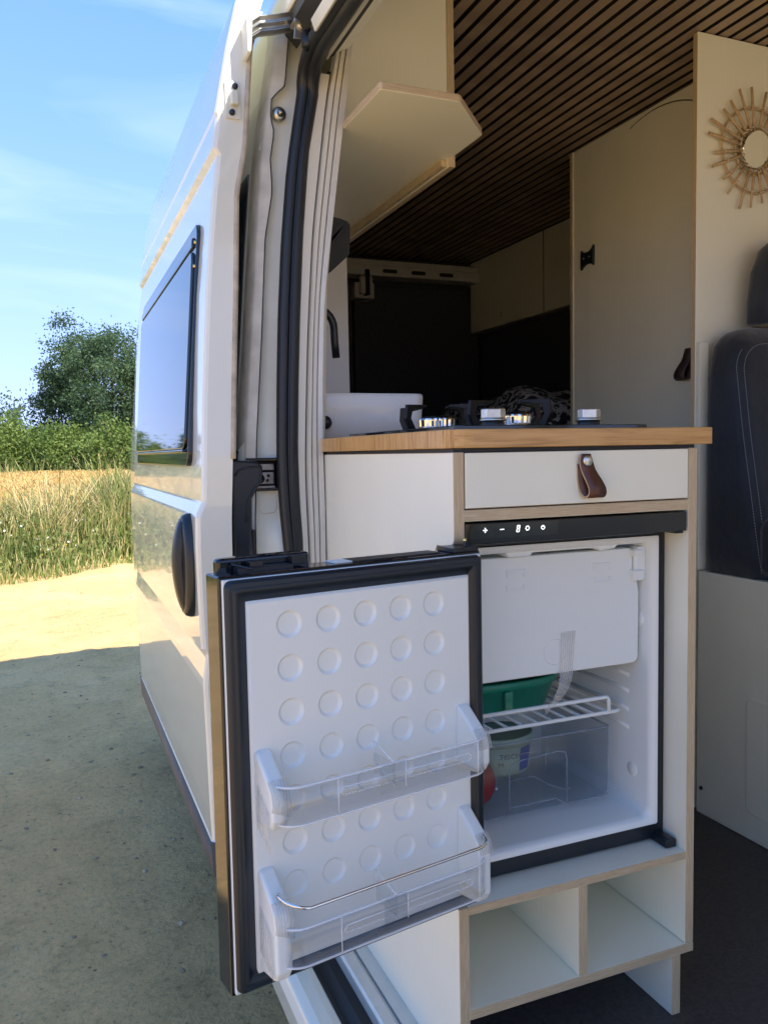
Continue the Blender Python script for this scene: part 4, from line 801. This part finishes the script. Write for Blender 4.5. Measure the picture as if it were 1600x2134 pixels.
for kx in (.098, .262):
    b = MB(); b.lathe([(0, 1.368), (.0165, 1.368), (.0165, 1.3612)], (kx, .066, 0), 2, 28); kn = build(b, 'control_knob', ['black_plastic'], hob)
    b = MB(); b.lathe([(.0160, 1.3675), (.0188, 1.3680), (.0192, 1.3695), (.0185, 1.3715), (0, 1.372)], (kx, .066, 0), 2, 32); build(b, 'knob_ring', ['brushed'], kn)
    b = MB(); b.prism([(kx-.0155, .058), (kx+.004, .052), (kx+.0165, .058), (kx+.0150, .072), (kx-.004, .078), (kx-.0165, .072)], 2, 1.3715, 1.3855); build(b, 'knob_grip', ['brushed'], kn, .0015, 3)
b = MB(); S = lambda z, d, r: [(x, y, z) for x, y in rrect(.004+d, .248-d, .60+d, .92-d, r, 8)]
b.loft([S(1.3552, .014, .02), S(1.359, .006, .022), S(1.40, .003, .024), S(1.440, 0, .026), S(1.4455, .0005, .026), S(1.4475, .003, .025), S(1.4465, .007, .022), S(1.44, .010, .02), S(1.385, .014, .02), S(1.376, .03, .02)], 0, True, True); ba = build(b, 'basin', ['ceramic']); tag(ba, 'glossy white rectangular countertop basin behind the gas hob', 'basin')
b = MB(); b.lathe([(0, -.016), (.011, -.015), (.0135, -.010), (.0135, .004)], (.021, .602, 1.388), 1, 20); build(b, 'overflow_cap', ['black_plastic'], ba)
b = MB(); b.tube([(.014, .77, 1.3552), (.014, .77, 1.56), (.016, .77, 1.60)]+[(.060-.0445*math.cos(rad(a)), .77, 1.60+.0445*math.sin(rad(a))) for a in np.linspace(15, 180, 14)]+[(.1052, .77, 1.575), (.108, .77, 1.537)], .0085, 14); tp = build(b, 'kitchen_tap', ['black_plastic']); tag(tp, 'matte black arched kitchen tap rising beside the white basin', 'tap')
b = MB(); b.lathe([(.0, 1.375), (.016, 1.375), (.018, 1.371), (.018, 1.3552)], (.018, .77, 0), 2, 20); build(b, 'tap_base', ['black_plastic'], tp)
b = MB(); b.prism([(.018, 1.70), (.098, 1.722), (.142, 1.762), (.1445, 1.826), (.138, 1.833), (.120, 1.838), (.03, 1.846), (.03, 1.70)], 1, .76, .85); o = build(b, 'wall_fixture', ['black_matte'], None, .006, 3); tag(o, 'black angular fixture on the wall above the tap', 'wall fixture')
b = MB(); b.box(.012, .3445, 1.336, 1.351, 1.3552, 2.0); o = build(b, 'splash_panel', ['laminate_gloss'], kit, .001)
# ================================================================ overhead cupboard on the door side
oc = tag(empty('overhead_cupboard', (.12, .6, 1.86)), 'white overhead cupboard with an angular shelf jutting from its end', 'cupboard')
YE = .612; ZB = 1.938
poly = [(.051, .60), (.0545, .362), (.0585, .358), (.2035, .358), (.2085, .360), (.3150, .476), (.3185, .482), (.3190, 1.335), (.062, 1.335)]
b = MB(); b.prism(poly, 2, ZB, ZB+.0135, 0, 1); build(b, 'shelf_board', ['laminate', 'ply_z'], oc, .002, 2)
b = MB(); b.prism([(.06, ZB+.0138), (.3105, ZB+.0138), (.3105, 2.277), (.112, 2.277), (.085, 2.1)], 1, YE, YE+.015, 0, 1); build(b, 'end_panel', ['laminate', 'ply_y'], oc, .0008, 1)
b = MB(); b.box(.3108, .3265, YE-.002, 1.335, ZB-.018, 2.277, mats=(0, 1, 1)); build(b, 'cupboard_front', ['laminate', 'ply_x'], oc, .0012, 1)
b = MB(); b.box(.299, .3104, YE+.008, 1.335, ZB-.016, ZB-.0003); build(b, 'lip_batten', ['ply_z'], oc, .002, 2)
# ================================================================ wardrobe, bench, seat, mirror, rear cupboards, bed
wd = tag(empty('wardrobe', (1.3, .9, .44)), 'tall white wardrobe with plywood edges reaching the slatted ceiling', 'wardrobe')
b = MB(); b.box(.929, 1.741, .562, .577, .4405, 2.2755, mats=(1, 0, 1)); build(b, 'front_panel', ['laminate', 'ply_y'], wd, .0008, 1)
b = MB(); b.box(1.112, 1.127, .578, 1.300, .4405, 2.2755, mats=(0, 1, 1)); build(b, 'aisle_panel', ['laminate', 'ply_x'], wd, .0008, 1)
b = MB(); b.box(1.108, 1.741, 1.3005, 1.3155, .4405, 2.2755, mats=(1, 0, 1)); build(b, 'rear_panel', ['laminate', 'ply_y'], wd, .0008, 1)
# door in the aisle side with an arched top: a thin leaf with a gap round it
pts = [(.62, .55), (1.2195, .55), (1.2195, 2.0)]+[(.92+.2995*math.cos(rad(a)), 2.0+.262*math.sin(rad(a))) for a in np.linspace(6, 150, 22)]+[(.62, 2.10)]
b = MB(); b.prism(pts, 0, 1.1085, 1.1115); wdd = build(b, 'arched_door', ['laminate'], wd, .0012, 2)
b = MB(); ring = [(1.1112, .92+.3015*math.cos(rad(a)), 2.0+.2640*math.sin(rad(a))) for a in np.linspace(70, 140, 16)]; b.tube(ring, .0014, 5); build(b, 'door_gap', ['black_matte'], wd)
b = MB(); b.box(1.110, 1.1125, 1.2190, 1.2210, .55, 1.90); build(b, 'door_gap', ['ply_x'], wd)
# bow-tie catch: winged black plate
b = MB(); cy_, cz_ = 1.214, 1.924
b.prism([(cy_-.031, cz_+.036), (cy_-.024, cz_+.026), (cy_-.010, cz_+.018), (cy_+.012, cz_+.018), (cy_+.026, cz_+.024), (cy_+.033, cz_+.030), (cy_+.034, cz_-.004), (cy_+.033, cz_-.034), (cy_+.024, cz_-.026), (cy_+.010, cz_-.020), (cy_-.012, cz_-.020), (cy_-.024, cz_-.024), (cy_-.030, cz_-.030)], 0, 1.098, 1.1085); ct = build(b, 'door_catch', ['black_plastic'], wd, .003, 2)
b = MB()
for dy in (-.014, .014): b.lathe([(0, -.001), (.003, -.001), (.003, .002)], (1.098, cy_+dy, cz_), 0, 8)
build(b, 'catch_screw', ['brushed'], ct)
leather_pull(.772, 1.1085, 1.575, 1.35, wd, 'leather_dark', 'x', 1)
b = MB(); b.box(.9305, .957, .5605-.012, .5605, 1.032, 1.569); build(b, 'white_batten', ['laminate'], wd, .001)
bn = tag(empty('seat_bench', (1.3, .2, .44)), 'white bench box carrying the navy seat', 'bench')
b = MB(); b.box(.929, 1.741, -.75, .5475, .4405, 1.031); build(b, 'bench_box', ['laminate'], bn, .003)
b = MB(); b.prism(rrect(-.35, .394, .503, .764, .012), 0, .9265, .9295); build(b, 'hatch', ['laminate'], bn, .0015, 2)
b = MB(); b.lathe([(0, -.003), (.004, -.003), (.005, .001)], (.9285, .53, .505), 0, 12); build(b, 'bench_screw', ['black_matte'], bn)
# seat
st = tag(empty('car_seat', (1.2, .45, 1.031)), 'dark navy padded car seat with pale double stitching', 'seat')
def back_sec(z, t):
    # plan outline of the backrest at height z: front recedes upward, sides rounded
    yf = float(np.interp(z, [1.02, 1.2, 1.4, 1.55, 1.6], [.355, .385, .420, .445, .47])); yr = .545; x0 = float(np.interp(z, [1.02, 1.1, 1.35, 1.50, 1.56, 1.585, 1.60], [.936, .932, .930, .934, .950, .972, 1.02])); x1 = 2.34-x0
    r = min((yr-yf)*.42, .035)
    e = max(0, (z-1.555)/.045); yf += .03*e*e; yr -= .025*e*e; r = min((yr-yf)*.42, .035)
    return [(x, y, z) for x, y in rrect(x0, x1, yf, yr, r, 5)]
b = MB(); b.loft([back_sec(z, 0) for z in (1.032, 1.1, 1.2, 1.3, 1.4, 1.48, 1.53, 1.555, 1.567, 1.578, 1.588, 1.595, 1.60)], 0, True); bk = build(b, 'backrest', ['seat_cloth'], st)
b = MB(); b.prism(rrect(.935, 1.405, -.05, .40, .05), 2, 1.033, 1.17); build(b, 'cushion', ['seat_cloth'], st, .03, 4)
def hr(z, k): return [(x, y, z) for x, y in rrect(1.035+k, 1.305-k, .445+k*.3, .535-k*.3, .03, 5)]
b = MB(); b.loft([hr(1.606, .018), hr(1.615, .004), hr(1.66, .004), hr(1.73, .012), hr(1.780, .030), hr(1.803, .055), hr(1.811, .085)], 0, True); build(b, 'headrest', ['seat_cloth'], st)
for x in (1.12, 1.22): b = MB(); b.tube([(x, .49, 1.58), (x, .49, 1.62)], .006, 10); build(b, 'headrest_post', ['black_plastic'], st)
def stitches(path, name='stitching', parent=bk):
    b = MB()
    pts = [Vector(p) for p in path]; L_ = [0]
    for a, c in zip(pts, pts[1:]): L_.append(L_[-1]+(c-a).length)
    P = np.array(pts); N = int(L_[-1]/.0065)
    for i in range(N):
        q = []
        for t in (i*.0065, i*.0065+.0042): q.append(Vector([float(np.interp(t, L_, P[:, k])) for k in range(3)]))
        b.tube(q, .0008, 4)
    build(b, name, ['thread'], parent, fix=False)
def bolster(dx):
    p = []
    for z in np.linspace(1.045, 1.50, 14):
        yf = float(np.interp(z, [1.02, 1.2, 1.4, 1.55, 1.6], [.355, .385, .420, .445, .47])); x0 = float(np.interp(z, [1.02, 1.1, 1.35, 1.50, 1.56], [.936, .932, .930, .934, .950])); r = .033; a = rad(40)
        p.append((x0+r-r*math.cos(a)+dx-.0015, yf+r-r*math.sin(a)-.001, z))
    x, y, z = p[-1]
    for a in np.linspace(10, 90, 6): p.append((x+.07*(1-math.cos(rad(a))), y+.01*a/90-.001, z+.060*math.sin(rad(a))))
    p.append((p[-1][0]+.2, p[-1][1], p[-1][2])); return p
stitches(bolster(.0)); stitches([(x+.012, y-.010, z-.004) for x, y, z in bolster(.0)])
stitches([(1.062, .447, 1.62), (1.078, .447, 1.64), (1.09, .449, 1.70), (1.105, .456, 1.75)], parent=bk); stitches([(1.075, .446, 1.618), (1.092, .446, 1.64), (1.102, .448, 1.70), (1.115, .455, 1.75)], parent=bk)
# sunburst mirror on the wardrobe front
mi = tag(empty('sunburst_mirror', (1.093, .560, 1.90)), 'round rattan sunburst mirror hanging on the white wardrobe front', 'mirror')
mc = (1.093, 2.025); YM = .5615
b = MB(); b.lathe([(0, -.010), (.040, -.010), (.0415, -.008), (.0415, 0)], (mc[0], YM, mc[1]), 1, 40, 0, False); build(b.xf(lambda x, y, z: (x, y-(z-mc[1])*.22-.008, z)), 'mirror_glass', ['mirror'], mi)
rr_ = random.Random(3)
for i in range(23):
    a = 2*math.pi*i/23+rr_.uniform(-.04, .04); r0 = .043; r1 = rr_.uniform(.118, .146); k = rr_.uniform(.0031, .0040); dy = rr_.uniform(-.004, .0)
    d = lambda r, ja=0: (mc[0]+r*math.cos(a+ja), YM-.013+dy+(r-.04)*.02, mc[1]+r*math.sin(a+ja))
    b = MB(); b.tube([d(r0), d((r0+r1)/2, rr_.uniform(-.015, .015)), d(r1)], [k*1.1, k, k*.9], 7); rod = build(b, 'rattan_rod', ['rattan'], mi)
    for r in (.051, .098):
        b = MB(); c_ = Vector(d(r)); t = Vector((-math.sin(a), 0, math.cos(a))); b.tube([c_-t*.007+Vector((0, -.005, -.002)), c_+Vector((0, -.0065, 0)), c_+t*.007+Vector((0, -.004, .003))], .0018, 5); build(b, 'tie', ['rattan_tie'], rod)
for r, y in ((.056, -.008), (.098, -.008)):
    b = MB(); b.tube([(mc[0]+r*math.cos(t)*(1+.02*math.sin(5*t)), YM+y, mc[1]+r*math.sin(t)) for t in np.linspace(0, 2*math.pi, 48, False)], .0028, 6, closed=True); build(b, 'rattan_hoop', ['rattan'], mi)
b = MB(); b.lathe([(0, -.006), (.004, -.006), (.004, 0)], (mc[0]+.0405, YM-.014, mc[1]+.004), 1, 8); build(b, 'brass_pin', ['brass'], mi)
# rear cupboards
rc = tag(empty('rear_cupboard', (1.58, 2.4, 1.925)), 'low white two door cupboard under the ceiling over the bed', 'cupboard')
b = MB(); b.box(1.556, 1.741, 1.50, 2.79, 1.9265, 2.2755); build(b, 'carcass', ['laminate'], rc, .001)
b = MB(); b.box(1.5410, 1.5560, 2.1232, 2.1298, 1.926, 2.2740); build(b, 'door_gap', ['black_matte'], rc)
for y0, y1 in ((1.50, 2.1225), (2.1305, 2.79)):
    b = MB(); b.box(1.540, 1.5555, y0, y1, 1.9245, 2.2745); d_ = build(b, 'cupboard_door', ['laminate'], rc, .0012)
    if y0 > 2:
        for z in (1.966, 1.981): b = MB(); b.lathe([(0, -.0015), (.003, -.0015), (.004, .001)], (1.540, 2.485, z), 0, 8); build(b, 'drill_hole', ['black_matte'], d_)
bd = tag(empty('bed', (.9, 2.0, .44)), 'raised bed platform across the dark rear of the van', 'bed')
b = MB(); b.box(.012, 1.598, 1.36, 2.795, 1.22, 1.29); build(b, 'bed_base', ['laminate'], bd, .003)
b = MB(); b.box(.02, 1.595, 1.37, 2.79, 1.291, 1.40); build(b, 'mattress', ['bed_sheet'], bd, .03, 4)
def duvet():
    b = MB(); nx, ny = 46, 40; x0, x1, y0, y1 = 1.00, 1.594, 1.42, 2.30; vs = []
    for i in range(nx+1):
        for j in range(ny+1):
            u, v = i/nx, j/ny; x = x0+(x1-x0)*u; y = y0+(y1-y0)*v; e = min(u/.16, 1)*min(v/.2, 1)*min((1-v)/.2, 1); e = max(0, e)**.5
            h = .15*e*(.85+.15*math.sin(9*x+4*y)*math.sin(7*y))+.012*math.sin(23*x-11*y)*e+.008*math.sin(37*y+13*x)*e
            vs.append((x, y, 1.401+h))
    b.add(vs, [(i*(ny+1)+j, (i+1)*(ny+1)+j, (i+1)*(ny+1)+j+1, i*(ny+1)+j+1) for i in range(nx) for j in range(ny)], 0, True); return b
o = build(duvet(), 'duvet', ['duvet_print']); tag(o, 'rumpled black duvet with a pale leaf print on the bed', 'duvet'); sm_ = o.modifiers.new('thickness', 'SOLIDIFY'); sm_.thickness = .004

# ================================================================ field, hedge and trees
def leaf_quads(pts, size, flat=0., seed=1, aspect=.55):
    r = np.random.default_rng(seed); n = len(pts); d = r.normal(size=(n, 3)); d /= np.linalg.norm(d, axis=1)[:, None]; u = np.cross(d, r.normal(size=(n, 3))); u /= np.linalg.norm(u, axis=1)[:, None]; v = np.cross(d, u); s = size*r.uniform(.6, 1.4, (n, 1))
    return np.stack([pts-u*s, pts+v*s*aspect, pts+u*s, pts-v*s*aspect], 1).reshape(-1, 3)
def clumps(n, per, shape, spread, seed, lo=.45):
    """points gathered in clumps near the surface of a lumpy volume; shape(dir) -> radius"""
    r = np.random.default_rng(seed); d = r.normal(size=(n, 3)); d /= np.linalg.norm(d, axis=1)[:, None]; rad_ = r.uniform(lo, 1, (n, 1))**.6; c = d*rad_*shape(d)
    p = c[:, None, :]+r.normal(size=(n, per, 3))*spread*r.uniform(.5, 1.3, (n, 1, 1)); return c, p.reshape(-1, 3)
def tree(name, loc, h, trunk_h, rx, rz, n, per, spread, leaf, matn, label, seed, cat='tree', group=None):
    t = tag(empty(name, loc), label, cat, group); r = random.Random(seed)
    ph = [r.uniform(0, 6.28) for _ in range(6)]
    def shape(d):
        az = np.arctan2(d[:, 1], d[:, 0]); el = d[:, 2]; k = 1+.20*np.sin(3*az+ph[0]+2*el)+.14*np.sin(5*az+ph[1]-3*el)+.12*np.sin(7*el*2+ph[2]); return np.stack([rx*k, rx*k, rz*k], 1)
    c, p = clumps(n, per, shape, spread, seed); cz = h-rz; p = p+np.array([0, 0, cz]); c = c+np.array([0, 0, cz]); p[:, 2] = np.maximum(p[:, 2], .15)
    q = quads_obj('crown', leaf_quads(p, leaf, seed=seed), [matn], np.zeros(len(p)), t); 
    b = MB(); b.tube([(0, 0, -.1), (.05, .02, trunk_h*.5), (-.03, .04, trunk_h), (.1, 0, cz)], [rx*.055, rx*.045, rx*.04, rx*.02], 10)
    for k in range(0, n, max(1, n//26)): e = c[k]; b.tube([(0, 0, trunk_h*.9+.1*(k % 5)), (e[0]*.5, e[1]*.5, (trunk_h+e[2])/2+.1), tuple(e)], [rx*.022, rx*.014, rx*.005], 6)
    me = build(b, 'trunk', ['bark'], None, origin=(0, 0, 0)); me.parent = t
    return t
def at(px, dist):       # ground position along a bearing (photo column) at a distance
    a = yaw+math.atan((px-800)/1702.4); return (-.49+dist*math.sin(a), -.958+dist*math.cos(a))
x, y = at(238, 44); tree('oak_tree', (x, y, 0), 7.9, 2.0, 3.5, 3.3, 560, 130, .27, .066, 'leaf_dark', 'tall dark green broadleaf tree rising above the hedge', 21)
x, y = at(12, 62); tree('young_tree', (x, y, 0), 5.6, 1.5, 1.3, 2.4, 60, 40, .3, .12, 'leaf_dark', 'small slender tree standing apart behind the hedge', 22)
specs = [(-40, 43, 2.9, 2.4), (30, 41, 3.1, 2.4), (92, 42, 2.6, 2.2), (150, 40, 2.5, 2.2), (205, 42, 2.6, 2.2), (262, 38, 2.7, 2.2), (330, 41, 2.8, 2.4)]
labs = ['sprawling bush at the end of the hedge', 'rounded bright green bush with a shaded hollow beneath', 'low green bush under the small tree gap', 'low spreading bush in front of the dark tree', 'dense bush under the middle of the dark tree', 'bright green bush beside the van beyond the wheat', 'bush in the hedge hidden behind the van', 'bush further along the field hedge', 'bush at the far end of the field hedge']
for k, ((px, d, h, rx), lb) in enumerate(zip(specs, labs)):
    x, y = at(px, d); tree('hedge_bush', (x, y, 0), h, .5, rx, h*.56, 190, 80, .24, .07, 'leaf_hedge', lb, 40+k, 'bush', 'bushes of the hedge behind the wheat field')
for k, (px, d, h) in enumerate([(-115, 60, 3.4), (-165, 62, 3.2), (-192, 60, 3.9), (-215, 64, 4.3), (-300, 60, 4.2)]):
    x, y = at(px, d); tree('poplar_tree', (x, y, 0), h, .6, .55, h*.5, 70, 60, .16, .08, 'conifer', ['slim pale topped poplar at the near end of the row','short poplar second from the hedge end of the row','tall middle poplar of the row beyond the wheat','leaning poplar between the two tallest','tallest poplar closing the far end of the row'][k], 60+k, 'tree', 'row of poplars mirrored in the van window')
def blades(n, region, h0, h1, wdt, lean, mats, probs, name, label, cat, seed, hump=None, head=0):
    r = np.random.default_rng(seed); p = region(r, n); n = len(p); h = r.uniform(h0, h1, n)
    if hump is not None: h = h*hump(p)
    a = r.uniform(0, 2*np.pi, n); l = r.normal(0, lean, (n, 2))*h[:, None]; w_ = wdt*(1+np.hypot(p[:, 0], p[:, 1])/14); dx = np.stack([np.cos(a)*w_, np.sin(a)*w_], 1)
    z = np.zeros(n); base = np.column_stack([p, z]); mid = np.column_stack([p+l*.35, h*.6]); top = np.column_stack([p+l, h]); dd_ = np.column_stack([dx, z])
    v = np.stack([base-dd_, base+dd_, mid+dd_*.9, mid-dd_*.9, mid-dd_*.9, mid+dd_*.9, top+dd_*(.15+head), top-dd_*(.15+head)], 1).reshape(-1, 3)
    mi_ = r.choice(len(mats), n, p=probs); o = quads_obj(name, v, mats, np.repeat(mi_, 2)); tag(o, label, cat, kind='stuff'); return o
def edge_y(x): return 9.35+.72*(x+.3)+.12*np.sin(3*x)          # where the sandy track ends
def reg(y0, y1, fx0, fx1, p=1.0):
    def f(r, n):
        d = y0+(y1-y0)*r.random(n)**p; bx = np.deg2rad(r.uniform(fx0, fx1, n)); X_ = -.49+d*np.tan(bx); Y_ = -.958+d; k = (Y_ > edge_y(X_)); return np.column_stack([X_, Y_])[k]
    return f
def strip_reg(a, b_, x0, x1):
    def f(r, n): X_ = r.uniform(x0, x1, n); return np.column_stack([X_, edge_y(X_)+a+(b_-a)*r.random(n)**1.3])
    return f
blades(170000, reg(12.2, 42, -22, 9, .9), (.52), .84, .0032, .24, ['wheat', 'grass_dry'], [.9, .1], 'wheat', 'ripe golden wheat filling the field', 'wheat', 1, head=.9, hump=lambda p: .9+.22*vnoise(p[:, 0]+80, p[:, 1]+80, 1.3, 11))
blades(26000, strip_reg(.15, 2.6, -6.5, 4.5), .30, .85, .005, .22, ['leaf_weed', 'grass_dry', 'leaf_hedge'], [.5, .25, .25], 'verge_weeds', 'tangled green weeds and wildflowers along the track edge', 'weeds', 2, hump=lambda p: np.clip((p[:, 1]-edge_y(p[:, 0]))/1.0, .25, 1)*(.75+.5*vnoise(p[:, 0]+50, p[:, 1]+50, .7, 9))*(1+.45*np.clip(p[:, 0]+.4, 0, 1)))
blades(14000, strip_reg(1.0, 5.5, -6.5, 4.5), .45, .95, .0035, .28, ['grass_dry', 'leaf_weed'], [.75, .25], 'tall_grass', 'pale seeding grass leaning between weeds and wheat', 'grass', 3, head=.8, hump=lambda p: .6+.8*vnoise(p[:, 0]+30, p[:, 1]+30, .8, 21))
blades(5200, strip_reg(-.35, .5, -6.5, 4.5), .03, .12, .004, .3, ['leaf_hedge', 'grass_dry'], [.7, .3], 'track_grass', 'short green grass at the edge of the sandy track', 'grass', 4)
def weed_leaves():
    r = np.random.default_rng(5); f = strip_reg(.2, 2.2, -6.5, 4.5)(r, 9000); z = r.random(len(f))**.8*.62*np.clip((f[:, 1]-edge_y(f[:, 0]))/.9, .3, 1)*(.7+.6*vnoise(f[:, 0]+50, f[:, 1]+50, .7, 9)); p = np.column_stack([f, z])
    v = leaf_quads(p, .035, seed=6); m = r.choice(2, len(p), p=[.7, .3]); tag(quads_obj('weed_leaves', v, ['leaf_weed', 'leaf_hedge'], m), 'broad leaves among the weeds at the track edge', 'weeds', kind='stuff')
    f = strip_reg(.25, 1.8, -6.5, 4.5)(r, 700); z = r.uniform(.25, .62, len(f)); p = np.column_stack([f, z]); m = r.choice(2, len(p), p=[.72, .28]); z2 = np.where(m == 1, z*.5, z); p[:, 2] = z2
    tag(quads_obj('wildflowers', leaf_quads(p, .013, seed=8, aspect=.9), ['flower_white', 'flower_yellow'], m), 'small white and yellow wildflowers among the weeds', 'flowers', kind='stuff')
weed_leaves()
blades(9000, reg(36, 46, -22, 9), .5, 1.5, .010, .2, ['leaf_hedge', 'leaf_weed', 'grass_dry'], [.5, .3, .2], 'hedge_foot_grass', 'rough grass and nettles along the foot of the hedge', 'grass', 15, hump=lambda p: .4+1.1*vnoise(p[:, 0]+90, p[:, 1]+90, 1.7, 16))
# loose stones on the track
def stones():
    r = np.random.default_rng(12); b = MB(); n = 9000
    ico = [(0, 0, 1), (.89, 0, .45), (.28, .85, .45), (-.72, .53, .45), (-.72, -.53, .45), (.28, -.85, .45), (.72, .53, -.45), (-.28, .85, -.45), (-.89, 0, -.45), (-.28, -.85, -.45), (.72, -.53, -.45), (0, 0, -1)]
    fc_ = [(0, 1, 2), (0, 2, 3), (0, 3, 4), (0, 4, 5), (0, 5, 1), (1, 6, 2), (2, 7, 3), (3, 8, 4), (4, 9, 5), (5, 10, 1), (6, 7, 2), (7, 8, 3), (8, 9, 4), (9, 10, 5), (10, 6, 1), (11, 7, 6), (11, 8, 7), (11, 9, 8), (11, 10, 9), (11, 6, 10)]
    P = np.column_stack([r.uniform(-3.0, 1.2, n), -1+r.random(n)**1.5*9.5]); Zs = relief(P[:, 0], P[:, 1])
    for (x_, y_), z_ in zip(P, Zs):
        s = .0020+.011*r.random()**7; sc = s*r.uniform(.6, 1.3, 3); a = r.uniform(0, 6.28); ca, sa = math.cos(a), math.sin(a)
        vs = [(x_+(q[0]*sc[0]*ca-q[1]*sc[1]*sa)*r.uniform(.85, 1.15), y_+(q[0]*sc[0]*sa+q[1]*sc[1]*ca)*r.uniform(.85, 1.15), z_+q[2]*sc[2]*.55+sc[2]*.05) for q in ico]; b.add(vs, fc_, int(r.random() < .5), False)
    o = build(b, 'pebbles', ['stone', 'dark_stone'], None, fix=False); tag(o, 'loose pebbles scattered over the sandy track', 'pebbles', kind='stuff')
stones()
